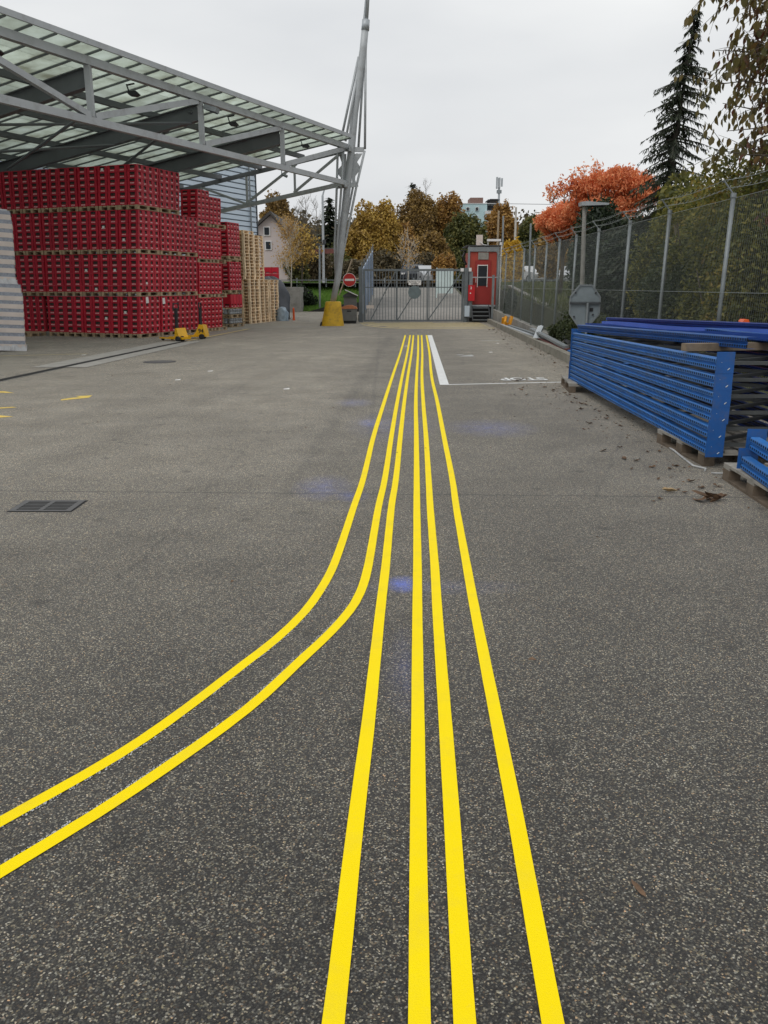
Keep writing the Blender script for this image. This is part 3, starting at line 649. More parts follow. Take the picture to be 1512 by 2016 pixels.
# roof flood lamps
LAMPLAB = ['black floodlight under the canopy edge nearest the mast', 'black floodlight under the canopy edge, second from the mast', 'black floodlight under the canopy edge above the crates', 'black floodlight at the far left end of the canopy edge']
for k, (px, py) in enumerate(((615, 281), (473, 234), (287, 167), (20, 78))):
    tt = [2.55, 7.1, 11.7, 16.1][k]; p_ = cp(tt, .35, ZT - .16)
    l_ = thing('floodlight', tuple(p_), LAMPLAB[k], 'floodlight', 'black floodlights under the canopy edge')
    part('housing', MB().prism([(-.15, -.03), (.1, .0), (.17, -.07), (.08, -.12), (-.09, -.1)], lambda u, v, d: (p_.x + u, p_.y + d, p_.z + v - .05), -.12, .12), 'black', l_)
    part('bracket', MB().beam((p_.x - .1, p_.y, p_.z - .08), (p_.x - .16, p_.y, p_.z + .12), .05, .03).beam((p_.x - .16, p_.y, p_.z + .1), (p_.x + .05, p_.y, p_.z + .14), .05, .03), 'black', l_)
p_ = cp(9.15, -.1, ZT - .22)
l_ = thing('area_lamp', tuple(p_), 'grey square lamp fixed beside the second truss post', 'lamp')
part('housing', MB().beam(p_ + Vector((.0, 0, -.02)), p_ + Vector((.36, -.05, -.12)), .3, .13), 'zinc', l_); part('lens', MB().beam(p_ + Vector((.05, -.02, -.10)), p_ + Vector((.32, -.07, -.20)), .24, .02), 'pane_dark', l_)
p_ = cp(0, 2.9, ZT - .45); l_ = thing('camera_lamp', tuple(p_), 'small grey spotlight on the end truss chord by the building', 'lamp')
part('housing', MB().tube([p_, p_ + Vector((.22, -.1, -.1))], [.05, .06], 8), 'zinc', l_); part('arm', MB().tube([p_ + Vector((0, 0, .25)), p_], .02, 6), 'zinc', l_)
# ------------------------------------------------------------------ mast
my = 34.4
mast = thing('mast', (-2.06, my, 0), 'tall leaning grey steel mast with tension rods holding the canopy corner', 'mast')
def wl_(pts): return [W(a, b_, my) for a, b_ in pts]
part('pole', MB().tube([Vector((-2.10, my, .9))] + wl_([(665, 548), (670, 506), (675, 450), (683, 374), (690.5, 308), (698, 222), (706, 164), (715, 98), (720, 45)]), [.12, .13, .135, .14, .145, .145, .145, .145, .14, .13], 18), 'steel', mast, smooth=True)
part('collar', MB().tube(wl_([(719, 60), (720.5, 39)]), [.15, .145], 16), 'zinc_light', mast, smooth=True)
part('mast_tip', MB().tube(wl_([(720, 40), (728, -70)]), [.1, .07], 10), 'steel', mast, smooth=True)
part('mast_rod', MB().tube([p + Vector((-.05, -.1, 0)) for p in wl_([(720, 40), (727, -70)])], .025, 6), 'zinc_light', mast)
RODS = [([(720, 85), (718.5, 294)], -.05), ([(717, 115), (705, 291)], .3), ([(706, 112), (672, 275)], -.1), ([(709, 114), (681, 281)], -.35),
        ([(718, 297), (702, 366), (672, 516), (666, 556)], -.05), ([(703, 300), (694, 370), (670, 498), (664, 552)], .3), ([(665, 303), (663, 374), (659, 487), (661, 552)], -.1), ([(677, 299), (672.5, 374), (665, 468), (662, 552)], -.35)]
for pts, dy in RODS:
    q = wl_(pts); n_ = len(q)
    q = [p + Vector((0, dy * (i / (n_ - 1) if n_ == 2 else 1 - i / (n_ - 1)), 0)) for i, p in enumerate(q)]
    part('tension_rod', MB().tube(q, .047, 8), 'steel', mast, smooth=True)
for ya_, nm in ((296, 0), (366, 1)):
    a = W(664, ya_ - 3 + nm * 4, my); b_ = W(717 - 12 * nm, ya_ - 1 - nm * 2, my); mid = W(690 - nm * 8, ya_, my)
    part('cross_arm', MB().beam(a, b_, .1, .17).beam(mid + Vector((0, -.45, 0)), mid + Vector((0, .45, 0)), .1, .17), 'steel', mast)
for poly in ([(682, 303), (682, 364), (667, 364), (674, 353), (666, 344), (666, 333), (674, 324), (667, 304)], [(693, 303), (714, 302), (703, 319), (709, 328), (706, 338), (698, 349), (702, 363), (693, 364)]):
    q = wl_(poly); m_ = MB(); m_.prism([(p.x, p.z) for p in q], lambda u, v, d: (u, my + d, v), -.015, .015); part('gusset_plate', m_, 'steel', mast)
# yellow impact cone
t1 = thing('impact_cone', (-2.12, 34.45, 0), 'tapered yellow concrete base around the foot of the mast', 'bollard base')
m_ = MB(); n = 20
prof = [(.50, 0), (.49, .05), (.43, .35), (.37, .68), (.335, .93), (.31, .965), (.12, .975)]
for r, z in prof:
    for k in range(n):
        a = 2 * math.pi * k / n; sq = 1 / max(abs(math.cos(a)), abs(math.sin(a))); rr_ = r * (1 + (sq - 1) * .45)
        m_.v.append((-2.13 + z * .05 + rr_ * math.cos(a) * .96, 34.45 + rr_ * math.sin(a) * .9, z))
for i in range(len(prof) - 1):
    for k in range(n): m_.f.append((i * n + k, i * n + (k + 1) % n, (i + 1) * n + (k + 1) % n, (i + 1) * n + k)); m_.m.append(0)
part('cone_body', m_, 'cone_yellow', t1, smooth=True)
part('scuff', MB().prism([(-.5, .0), (-.44, 0), (-.41, .14), (-.44, .18), (-.48, .1)], lambda u, v, d: (-2.13 + u, 34.45 + d, v), -.3, -.05), 'black', t1)

# ------------------------------------------------------------------ clad building behind the canopy
K = P0 + Nn * 9.06
bld = thing('clad_building', (K.x, K.y, 0), 'tall warehouse wall of pale blue-grey horizontal cladding behind the crates', 'building')
def kp(t_, s_, z): p = K + E * t_ + Nn * s_; return Vector((p.x, p.y, z))
T1 = 7.55; ZR = 9.0
part('wall', MB().add([kp(-36, .05, 0), kp(T1, .05, 0), kp(T1, 14, 0), kp(-36, 14, 0), kp(-36, .05, ZR), kp(T1, .05, ZR), kp(T1, 14, ZR), kp(-36, 14, ZR)], [(4, 5, 6, 7), (0, 1, 5, 4), (1, 2, 6, 5), (2, 3, 7, 6), (3, 0, 4, 7)]), 'clad_joint', bld)
for k in range(36):
    z = .02 + k * .25
    if z + .24 > ZR: break
    m_ = MB(); a, b_ = kp(-36, 0, z), kp(T1 + .04, 0, z)
    vs = [kp(-36, .045, z), kp(T1 + .03, .045, z), kp(T1 + .03, -.02, z + .02), kp(-36, -.02, z + .02), kp(-36, .0, z + .215), kp(T1 + .03, .0, z + .215), kp(T1 + .03, .045, z + .225), kp(-36, .045, z + .225)]
    m_.add(vs, [(0, 1, 2, 3), (3, 2, 5, 4), (4, 5, 6, 7)]); part('cladding_board', m_, 'clad', bld)
part('corner_trim', MB().beam(kp(T1 + .06, 0, 0), kp(T1 + .06, 0, ZR), .1, .1, (1, 0, 0)), 'clad_joint', bld)
part('downpipe', MB().tube([kp(T1 - .6, -.08, 0), kp(T1 - .6, -.08, ZR - .3)], .04, 6), 'zinc', bld)
q = kp(T1 - .3, -.12, 4.1); part('wall_camera', MB().beam(q, q + Vector((.3, -.1, -.05)), .1, .1), 'dark_grey', bld)

# ------------------------------------------------------------------ pallets and crates
PL, PW = 1.085, .71          # long along Y, short along X
def pallet_mb(l=PL, w_=PW, h=.13, bt=.02):
    m_ = MB()
    for x in (0, w_ / 2, w_):
        xx_ = min(max(x, .05), w_ - .05); m_.box(xx_ - .045, xx_ + .045, 0, l, 0, bt)
        for y in (.06, l / 2, l - .06): m_.box(xx_ - .044, xx_ + .044, y - .06, y + .06, bt, h - 2 * bt)
    for y in (.06, l / 2, l - .06): m_.box(.002, w_ - .002, y - .06, y + .06, h - 2 * bt, h - bt)
    for x in (.055, w_ * .29, w_ * .5, w_ * .71, w_ - .055): m_.box(x - .05, x + .05, 0.001, l - .001, h - bt, h)
    return m_
PME = pallet_mb().mesh('pallet', 'pallet_wood'); PMF = pallet_mb(bt=.0145).mesh('pallet_fresh', 'pallet_fresh')
def crate_mb(lx=.352, ly=.268, h=.188, small=False):
    m_ = MB(); hx, hy = lx / 2, ly / 2
    def face(T, w_, hw, hz0, hz1):      # T(u, dz, depth)
        m_.add([T(-w_, 0, 0), T(w_, 0, 0), T(w_, h, 0), T(-w_, h, 0), T(-hw, hz0, 0), T(hw, hz0, 0), T(hw, hz1, 0), T(-hw, hz1, 0)], [(0, 1, 5, 4), (1, 2, 6, 5), (2, 3, 7, 6), (3, 0, 4, 7)])
        m_.add([T(-hw, hz0, 0), T(hw, hz0, 0), T(hw, hz1, 0), T(-hw, hz1, 0), T(-hw, hz0, .03), T(hw, hz0, .03), T(hw, hz1, .03), T(-hw, hz1, .03)], [(0, 1, 5, 4), (1, 2, 6, 5), (2, 3, 7, 6), (3, 0, 4, 7)])
        m_.add([T(-hw, hz0, .03), T(hw, hz0, .03), T(hw, hz1, .03), T(-hw, hz1, .03)], [(0, 1, 2, 3)], 1)
        for kk in (-.5, .05, .5): m_.add([T(hw * kk - .012, hz0 + .01, .024), T(hw * kk + .008, hz0 + .01, .024), T(hw * kk + .004, hz1 - .02, .024), T(hw * kk - .008, hz1 - .022, .024)], [(0, 1, 2, 3)], 3)
        # rim lips
        m_.add([T(-w_, h - .012, -.004), T(w_, h - .012, -.004), T(w_, h, -.004), T(-w_, h, -.004)], [(0, 1, 2, 3)])
        # printed word as separate strokes
        nl = 5; ww = hw * 1.45 / nl
        for i in range(nl):
            u0 = -hw * .72 + i * ww; z0 = .026; z1 = .062
            sh = [((0, 0), (.35, 0), (.35, 1), (0, 1)), ((.3, .35), (.75, .35), (.75, .65), (.3, .65)), ((.6, 0), (.85, 0), (.85, 1), (.6, 1))]
            if i % 2: sh = [((0, 1), (.25, 1), (.55, 0), (.35, 0)), ((.55, 0), (.35, 0), (.65, 1), (.85, 1))]
            for q_ in sh: m_.add([T(u0 + a * ww, z0 + c_ * (z1 - z0), -.0015) for a, c_ in q_], [(0, 1, 2, 3)], 2)
    hw_l, hw_s = (lx * .27, ly * .24) if not small else (lx * .3, ly * .3)
    a, b_ = (.08, .166) if not small else (.08, .135)
    face(lambda u, z, d: (u, -hy + d, z), hx - .003, hw_l, a, b_)
    face(lambda u, z, d: (-u, hy - d, z), hx - .003, hw_l, a, b_)
    face(lambda u, z, d: (hx - d, u, z), hy - .003, hw_s, a, b_)
    face(lambda u, z, d: (-hx + d, -u, z), hy - .003, hw_s, a, b_)
    m_.quad((-hx + .004, -hy + .004, h - .03), (hx - .004, -hy + .004, h - .03), (hx - .004, hy - .004, h - .03), (-hx + .004, hy - .004, h - .03), 1)
    m_.quad((-hx + .004, hy - .004, .002), (hx - .004, hy - .004, .002), (hx - .004, -hy + .004, .002), (-hx + .004, -hy + .004, .002), 0)
    return m_
CMB = crate_mb(); CM = ['red_crate', 'crate_inside', 'crate_print', 'bottle_glint']
CME = CMB.mesh('bottle_crate', CM)
CSB = crate_mb(.35, .24, .175, True); CMS = ['red_crate_small', 'crate_inside', 'crate_print', 'bottle_glint']; CSE = CSB.mesh('bottle_crate_small', CMS)
CR = R(20.7); e2 = Vector((math.sin(CR), math.cos(CR), 0)); d2 = Vector((-e2.y, e2.x, 0)); A0 = Vector((-7.69, 26.1, 0)); RZ = -CR
TIER = 1.275; CH = .1895
rnd = random.Random(11)
crates = []; pallets = []
def leanof(i): return .068 - .0028 * i
def col_jit(key):
    r_ = random.Random(str(key)); return r_.uniform(-.012, .012)
def addc(cu, ce, z, lean, lab, small=False, ins=0):
    # cu: distance along d2 from corner to crate centre, ce: along e2
    p = A0 + d2 * cu + e2 * (ce + ins) ; p = Vector((p.x + lean * z, p.y, z))
    p.x += rnd.uniform(-.004, .004); p.y += rnd.uniform(-.006, .006); crates.append((p, RZ + rnd.uniform(-.014, .014), lab, small))
def addp(cu, ce, z, lean, lab, me=None):
    p = A0 + d2 * (cu + PW) + e2 * ce; pallets.append((Vector((p.x + lean * z, p.y, z)), RZ, lab, me or PME))
# left face
for tier in range(4):
    ncol = 10 if tier == 0 else (14 if tier == 1 else 15)
    z0 = tier * TIER
    for c in range(ncol + (0 if tier < 2 else 3)):
        pal = c // 2; ins = col_jit(('t', tier, pal)) * 1.5 + (.0 if c < 15 else .35)
        if c % 2 == 0: addp(pal * .715, ins, z0, leanof(c), 'wooden pallet under the %s crate tier, %s pallet left of the wall corner' % (NUM[tier + 1], NUM[pal + 1]))
        for r in range(6):
            cu = pal * .715 + (.178 if c % 2 == 0 else .533)
            addc(cu, .135 + ins, z0 + .13 + r * CH + (rnd.uniform(0, .003)), leanof(c), 'red bottle crate on the left face, %s tier up, %s layer, %s column from corner' % (NUM[tier + 1], NUM[r + 1], NUM[c + 1]))
# right faces
def rightrun(ce0, tiers, ncols, cw, nm, pl, small=False, th=TIER, ch=CH, start=0, du=0.):
    for tier in range(tiers):
        z0 = tier * th; j_ = rnd.uniform(-.02, .02) + du; ln = .066 - ce0 * .006
        for g_ in range(pl):
            if start == 0 or g_ > 0 or True: addp(j_, ce0 + g_ * (ncols // pl * cw + .02), z0, ln, 'wooden pallet under the %s tier of %s' % (NUM[tier + 1], nm) + (', %s along' % NUM[g_ + 1] if pl > 1 else ''))
        for c in range(start, ncols):
            for r in range(6 if not (small and tier == 3 and c > 2) else 5):
                addc(.178 + j_, ce0 + cw * (c + .5) + (.02 * (c * pl // ncols)), z0 + .13 + r * ch, ln, 'red bottle crate on the %s, %s tier up, %s layer, %s column' % (nm, NUM[tier + 1], NUM[r + 1], NUM[c + 1]), small)
rightrun(0, 4, 4, .271, "corner pallet's right face", 1, start=1)
rightrun(1.15, 4, 4, .271, 'second right-hand stack', 1)
rightrun(2.30, 3, 4, .271, 'third right-hand stack', 1, du=.05)
rightrun(3.45, 4, 6, .245, 'fourth right-hand stack', 2, small=True, th=1.185, ch=.176, du=.04)
for r in range(6):
    addc(.54, 3.45 + .12, 3 * 1.185 + .13 + r * .176, .045, 'red bottle crate on the exposed end of the fourth stack, %s layer' % NUM[r + 1], True)
    addc(.54, 2.35 + .12, 2 * TIER + .13 + r * CH, .045, 'red bottle crate behind the third stack edge, %s layer' % NUM[r + 1])
# recessed stack seen left of the lowest tier
pz = A0 + d2 * 4.75 + e2 * .3
for c in range(4):
    for r in range(6):
        p = pz - d2 * (c * .275); crates.append((Vector((p.x + .02 * r * .2, p.y, .13 + r * CH)), RZ + math.pi / 2, 'red bottle crate in the recessed low stack, %s column, %s layer' % (NUM[c + 1], NUM[r + 1]), False))
p = pz + d2 * .14 + e2 * -.18; pallets.append((Vector((p.x, p.y, 0)), RZ - math.pi / 2, 'wooden pallet under the recessed low crate stack', PME))
# choose the 300 nearest as things, the rest one object
crates.sort(key=lambda c: (c[0] - Vector((0, 0, 1.6))).length)
PAPER = {}
for i, (p, rz, lab, small) in enumerate(crates[:300]):
    o = put('bottle_crate', CSE if small else CME, loc=p, rz=rz, label=lab, cat='crate', group='red bottle crates in the tall crate wall')
    PAPER[i] = o
# paper slips stuck on some crates (parts of those crates)
def slip(o, face, w_=.09, h_=.07, z=.05):
    m_ = MB()
    if face == 'l': m_.quad((-w_ / 2, -.137, z), (w_ / 2, -.137, z), (w_ / 2, -.137, z + h_), (-w_ / 2, -.137, z + h_))
    else: m_.quad((.179, -w_ / 2, z), (.179, w_ / 2, z + .01), (.181, w_ / 2 * .7, z + h_), (.181, -w_ / 2, z + h_ - .01))
    put('paper_slip', m_.mesh('paper_slip', 'paper'), o, world=False, loc=(0, 0, 0))
rl = [o for o in PAPER.values() if 'left face' in o['label']]; rr2 = [o for o in PAPER.values() if 'right' in o['label']]
for tgt in ('left face, fourth tier up, sixth layer, fourth column', 'left face, fourth tier up, fourth layer, seventh column', 'left face, third tier up, second layer, second column', 'left face, third tier up, fourth layer, fourth column', 'left face, second tier up, fourth layer, sixth column', 'left face, second tier up, fourth layer, third column', 'left face, second tier up, first layer, fifth column', 'left face, first tier up, third layer, fourth column', 'left face, first tier up, fourth layer, second column'):
    for o in rl:
        if tgt in o['label']: slip(o, 'l')
for tgt, z in (("right face, first tier up, sixth layer, second column", -.02), ('second right-hand stack, first tier up, sixth layer, first column', -.06)):
    for o in rr2:
        if tgt in o['label']: slip(o, 'r', .15, .2, z)
for o in rr2:
    if "right face, second tier up, second layer, second column" in o['label']: slip(o, 'r', .1, .06)
mbL = {False: MB(), True: MB()}
V_, F_, M_ = [], [], []
def joincr(lst, base, mats, name, lab):
    bv = np.array(base.v); nf = len(base.f); V = []; F = []; M = []
    for i, (p, rz, _, _) in enumerate(lst):
        c, s = math.cos(rz), math.sin(rz); x = bv[:, 0] * c - bv[:, 1] * s + p.x; y = bv[:, 0] * s + bv[:, 1] * c + p.y; z = bv[:, 2] + p.z
        o_ = i * len(bv); V.append(np.stack([x, y, z], 1)); F += [tuple(k + o_ for k in f) for f in base.f]; M += base.m
    mb_ = MB(); mb_.v = np.concatenate(V).tolist(); mb_.f = F; mb_.m = M
    put(name, mb_.mesh(name, mats), label=lab, cat='crates', kind='stuff')
rest = crates[300:]
joincr([c for c in rest if not c[3]], CMB, CM, 'far_bottle_crates', 'remaining red bottle crates at the back of the tall crate wall')
if any(c[3] for c in rest): joincr([c for c in rest if c[3]], CSB, CMS, 'far_small_crates', 'remaining red crates of the farthest full stack in the wall')
for p, rz, lab, me in pallets: put('wooden_pallet', me, loc=p, rz=rz, label=lab, cat='pallet', group='pallets under the crate tiers')
# mixed stack of crates and kegs
B0 = Vector((-6.02, 32.95, 0)); BR = RZ + .06
def at_b(u, v, z): return Vector((B0.x + u * math.cos(BR) - v * math.sin(BR), B0.y + u * math.sin(BR) + v * math.cos(BR), z))
for i, z in enumerate((0, .36, 1.3, 2.58)):
    put('wooden_pallet', PME, loc=at_b(-.71, 0, z), rz=BR, label='wooden pallet in the mixed keg and crate stack, %s from the ground' % NUM[i + 1], cat='pallet', group='pallets of the mixed stack')
kegm = MB().lathe([(.05, 0), (.085, .01), (.09, .05), (.083, .06), (.083, .14), (.09, .15), (.088, .2), (.05, .21)], 12).mesh('keg', 'keg', True)
for li, z in enumerate((.132, .492)):
    for i in range(5):
        for s_ in (0, 1):
            if s_ and i: continue
            put('keg', kegm, loc=at_b(-.1 - .2 * s_, .12 + i * .2, z), label='small grey metal keg on the %s keg pallet, %s from the front' % ('lower' if li == 0 else 'upper', NUM[i + 1] if not s_ else 'innermost'), cat='keg', group='small grey kegs in the mixed stack')
tallm = crate_mb(.35, .24, .5, True)
CST = tallm.mesh('tall_crate', CMS)
k = 0
for i in range(4): put('tall_crate', CST, loc=at_b(-.178, .14 + i * .25, .76), rz=BR, label='tall ribbed red crate above the kegs, %s from the front' % NUM[i + 1], cat='crate', group='tall red crates above the kegs')
for zb, nl, nm in ((1.43, 6, 'middle'), (2.71, 7, 'top')):
    for r in range(nl):
        for i in range(4):
            put('bottle_crate', CSE, loc=at_b(-.178 + rnd.uniform(-.01, .01), .14 + i * .25, zb + r * .178), rz=BR, label='red crate in the %s block of the mixed stack, %s layer, %s column' % (nm, NUM[r + 1], NUM[i + 1]), cat='crate', group='red crates in the mixed stack')
        put('bottle_crate', CSE, loc=at_b(-.54, .14, zb + r * .178), rz=BR, label='red crate at the front left of the mixed stack, %s block, %s layer' % (nm, NUM[r + 1]), cat='crate', group='red crates in the mixed stack')
# empty pallet stacks
QA = R(14); QR = -QA; qe = Vector((math.sin(QA), math.cos(QA), 0)); qd = Vector((-qe.y, qe.x, 0)); Q0 = Vector((-5.74, 36.1, 0))
def pstack(u, v, z0, n_, nm):
    ra = random.Random(nm)
    for k in range(n_):
        p = Q0 + qe * (v + ra.uniform(-.012, .012)) + qd * (u + PW + ra.uniform(-.012, .012))
        put('wooden_pallet', PMF, loc=(p.x, p.y, z0 + k * .1325), rz=QR + ra.uniform(-.012, .012), label='pale empty pallet, %s up in the %s' % (NUMX(k + 1), nm), cat='pallet', group='stacks of pale empty pallets')
def NUMX(k): return NUM[k]
pstack(0, 0, 0, 14, 'lower front stack'); pstack(.02, 1.13, 0, 14, 'lower middle stack'); pstack(0, 2.26, 0, 14, 'lower rear stack')
pstack(.12, -.16, 14 * .1325, 15, 'upper front stack'); pstack(.14, .98, 14 * .1325, 14, 'upper rear stack'); pstack(.76, .0, 0, 14, 'lower stack behind the front one'); pstack(.86, -.1, 14 * .1325, 14, 'upper stack behind the front one')
# red crates and tarp behind
for r in range(2):
    for i in range(4):
        p = Vector((-6.55 + .36 * i, 42.6, 1.85 + r * .32))
        put('tall_crate', CST, loc=p, label='bright red crate on the covered load, %s row, %s from left' % ('upper' if r else 'lower', NUM[i + 1]), cat='crate', group='bright red crates on the covered load').scale = (1, 1, .62)
def lump(c, r, seed, n1=20, n2=12, sq=.75, am=.12):
    rs = random.Random(seed); m_ = MB()
    ph = [(rs.uniform(0, 6), rs.randint(2, 6), rs.uniform(0, 6), rs.randint(1, 5)) for _ in range(6)]
    for j in range(n2 + 1):
        th = math.pi / 2 * j / n2
        for i in range(n1):
            a = 2 * math.pi * i / n1; w_ = 1 + am * sum(math.sin(f1 * a + p1) * math.sin(f2 * th * 2 + p2) for p1, f1, p2, f2 in ph) / 2
            cr_ = math.cos(th) ** sq; m_.v.append((c[0] + r[0] * cr_ * math.cos(a) * w_, c[1] + r[1] * cr_ * math.sin(a) * w_, c[2] + r[2] * math.sin(th) * (1 + am * .3 * math.sin(3 * a))))
    for j in range(n2):
        for i in range(n1): m_.f.append((j * n1 + i, j * n1 + (i + 1) % n1, (j + 1) * n1 + (i + 1) % n1, (j + 1) * n1 + i)); m_.m.append(0)
    return m_
part('covered_load', lump((-5.6, 41.2, 0), (1.0, 1.1, 1.95), 3, 40, 22, .62, .16), 'tarp', None, smooth=True, label='load covered by a dark grey tarpaulin behind the pallet stacks', cat='tarpaulin')
part('refuse_bag', lump((-4.78, 39.2, 0), (.32, .3, .62), 5, 16, 8, .7, .16), 'bag', None, smooth=True, label='blue-grey plastic refuse bag at the end of the pallet stacks', cat='bag')
part('warning_post', MB().lathe([(.07, 0), (.06, .05), (.05, .1), (.045, .55), (.02, .58)], 10, (-4.3, 39.8)), 'orange_plastic', None, label='short red and white marker post beside the tarpaulin', cat='post')
# wrapped pallets far left
def wrapped(x1, y0, z0, w_, dp, h, lab, rz_, seed):
    t_ = thing('wrapped_pallet', (x1, y0, z0), lab, 'wrapped pallet', rz=rz_); rs = random.Random(seed); t_.rotation_euler = (0, .055, rz_)
    nb = 8; bh = (h - .05) / nb
    for k in range(nb):
        o_ = rs.uniform(-.004, .004) + .03 * (k == nb - 1)
        m_ = MB().box(-w_ + o_, -o_, o_ * .5, dp, .05 + k * bh, .05 + k * bh + bh * .56); m_.v = [(x + (.0), y, z) for x, y, z in m_.v]
        part('carton_layer', m_, 'carton', t_, world=False)
        part('tray_layer', MB().box(-w_ + o_ + .012, -o_ - .007, o_ * .5 + .007, dp - .01, .05 + k * bh + bh * .56, .05 + (k + 1) * bh), 'carton_blue', t_, world=False)
    part('top_cover', MB().box(-w_ + .1, -.1, .06, dp - .05, h, h + .03), 'film', t_, world=False)
    m_ = MB(); n = 30
    for k in range(n + 1):
        u = k / n; x = -w_ - .02 + (w_ + .05) * u; m_.v += [(x, -.03 + rs.uniform(-.03, .01), 0), (x, -.012 + rs.uniform(-.01, .004), .1 + rs.uniform(-.03, .05))]
        if k: i = 2 * k; m_.f.append((i - 2, i, i + 1, i - 1)); m_.m.append(0)
    m_.box(.0, .03, -.02, dp, 0, .11)
    part('film_skirt', m_, 'film', t_, world=False)
wrapped(-9.09, 20.95, 0, 1.3, .8, 1.62, 'lower film-wrapped pallet of beige cartons at the left edge', R(22), 1)
wrapped(-9.17, 21.0, 1.63, 1.1, .78, 1.72, 'upper film-wrapped pallet of beige cartons at the left edge', R(22), 2)
# pallet jacks
def jack(loc, rz_, lab, num):
    t_ = thing('pallet_jack', loc, lab, 'pallet jack', 'yellow pallet jacks by the crate wall', rz=rz_); k_ = .86
    for s_ in (-1, 1): part('fork', MB().box(-.8, -.05, s_ * .17 - .055, s_ * .17 + .055, .06, .1), 'jack_yellow', t_, world=False)
    if num: pr_ = [(-.24, .07), (.2, .07), (.19, .14), (.13, .42), (.0, .44), (-.1, .22)]
    else: pr_ = [(-.16, .06), (.2, .06), (.2, .12), (.07, .13), (-.04, .38), (-.1, .38)]
    part('housing', MB().prism(pr_, lambda u, v, d: (u, d, v), -.17, .17), 'jack_yellow', t_, world=False)
    for s_ in (-1, 1): part('wheel', MB().tube([(.1, s_ * .08 - .035, .075), (.1, s_ * .08 + .035, .075)], .08, 14), 'rubber', t_, world=False).location.y = -.16
    for s_ in (-1, 1): part('fork_roller', MB().tube([(-.7, s_ * .17 - .03, .04), (-.7, s_ * .17 + .03, .04)], .04, 10), 'rubber', t_, world=False)
    x_ = .02 if num else -.16
    h_ = part('drawbar', MB().tube([(x_, -.05, .1), (x_, -.05, .55), (x_ + .01, -.05, .95)], [.07, .05, .055], 8), 'black', t_, world=False)
    part('grip', MB().tube([(x_, -.14, .93), (x_, -.13, 1.08), (x_, .05, 1.08), (x_, .06, .93), (x_, -.14, .93)], .024, 6), 'black', h_, world=False)
    if num:
        tm = text_mb('94', .17, 'black', .004).xf(Matrix.Translation((.06, -.1725, .24)) @ Matrix.Rotation(math.pi / 2, 4, 'X'))
        part('number', tm, 'black', t_, world=False)
jack((-6.02, 24.75, 0), R(-38), 'yellow pallet jack with black drawbar, nearer of the two', False)
jack((-5.70, 25.9, 0), R(-8), 'yellow pallet jack numbered 94, right of the other jack', True)

# ------------------------------------------------------------------ gate
GY = 37.9
gate = thing('sliding_gate', (1.3, GY, 0), 'wide grey barred steel gate closing the ramp', 'gate')
part('left_post', MB().box(-1.13, -.96, GY - .09, GY + .09, 0, 2.42), 'gate_grey', gate); part('hinge_post', MB().box(-.93, -.84, GY - .05, GY + .05, .02, 2.3), 'gate_grey', gate)
part('top_rail', MB().box(-.84, 3.6, GY - .035, GY + .035, 2.22, 2.31), 'gate_grey', gate); part('bottom_rail', MB().box(-.84, 3.6, GY - .03, GY + .03, .03, .1), 'gate_grey', gate)
part('middle_rail', MB().box(-.84, 3.6, GY + .012, GY + .03, 1.5, 1.54), 'gate_grey', gate)
bm = MB().box(-.012, .012, -.012, .012, .1, 2.22).mesh('bar', 'gate_grey')
for k in range(33):
    x = -.72 + k * .132; put('bar', bm, gate, world=False, loc=(x - 1.3, 0, 0))
for x in (.56, 1.98, 3.55): part('stile', MB().box(x - .03, x + .03, GY - .025, GY + .025, .1, 2.22), 'gate_grey', gate)
for a, b_ in (((-.6, .1), (.52, 2.2)), ((.62, .1), (1.95, 2.2)), ((2.0, .1), (3.5, 2.2))): part('brace', MB().beam((a[0], GY - .03, a[1]), (b_[0], GY - .03, b_[1]), .04, .05), 'gate_grey', gate)
part('roller_cap', MB().box(3.42, 3.56, GY - .08, GY + .02, 2.2, 2.34), 'white_frame', gate); part('latch_box', MB().box(-.80, -.45, GY - .1, GY - .04, .6, .74), 'carton', gate)
part('right_post', MB().box(3.60, 3.76, GY - .09, GY + .09, 0, 2.36), 'gate_grey', gate); part('right_cap', MB().box(3.78, 3.9, GY - .12, GY + .02, 2.2, 2.36), 'white_frame', gate)
part('control_cabinet', MB().box(3.63, 3.85, GY - .24, GY - .1, .25, .72), 'clad', gate)
# plates on the gate
s1 = thing('round_sign', (1.37, GY - .06, 1.3), 'dark back of a round sign hanging on the gate bars', 'sign')
part('disc', MB().tube([(1.37, GY - .06, 1.3), (1.37, GY - .075, 1.3)], .285, 28), 'sign_back', s1)
s1 = thing('warning_sign', (1.38, GY - .06, 1.75), 'small white two-line warning sign above the round sign on the gate', 'sign')
part('plate', MB().box(1.1, 1.66, GY - .075, GY - .06, 1.62, 1.82), 'paper', s1)
for bd, zz in (('Achtung Tor', 1.76), ('schliesst', 1.675)):
    tm = text_mb(bd, .1, 'black', .002).xf(Matrix.Translation((1.38, GY - .0775, zz)) @ Matrix.Rotation(math.pi / 2, 4, 'X')); part('lettering', tm, 'black', s1)
# no entry sign
s1 = thing('no_entry_sign', (-1.58, GY, 1.88), 'round red no-entry sign with white bar left of the gate', 'sign')
cx1 = W(688, 551, GY); r_ = .275
part('disc', MB().tube([(cx1.x, GY - .06, cx1.z), (cx1.x, GY - .075, cx1.z)], r_, 32), 'red_sign', s1)
part('rim', MB().tube([(cx1.x, GY - .055, cx1.z), (cx1.x, GY - .068, cx1.z)], r_ + .018, 32), 'white_frame', s1)
part('white_bar', MB().box(cx1.x - .21, cx1.x + .21, GY - .080, GY - .076, cx1.z - .045, cx1.z + .045), 'paper', s1)
part('arm', MB().beam((cx1.x, GY, cx1.z), (-1.13, GY, cx1.z), .04, .04), 'zinc', s1)
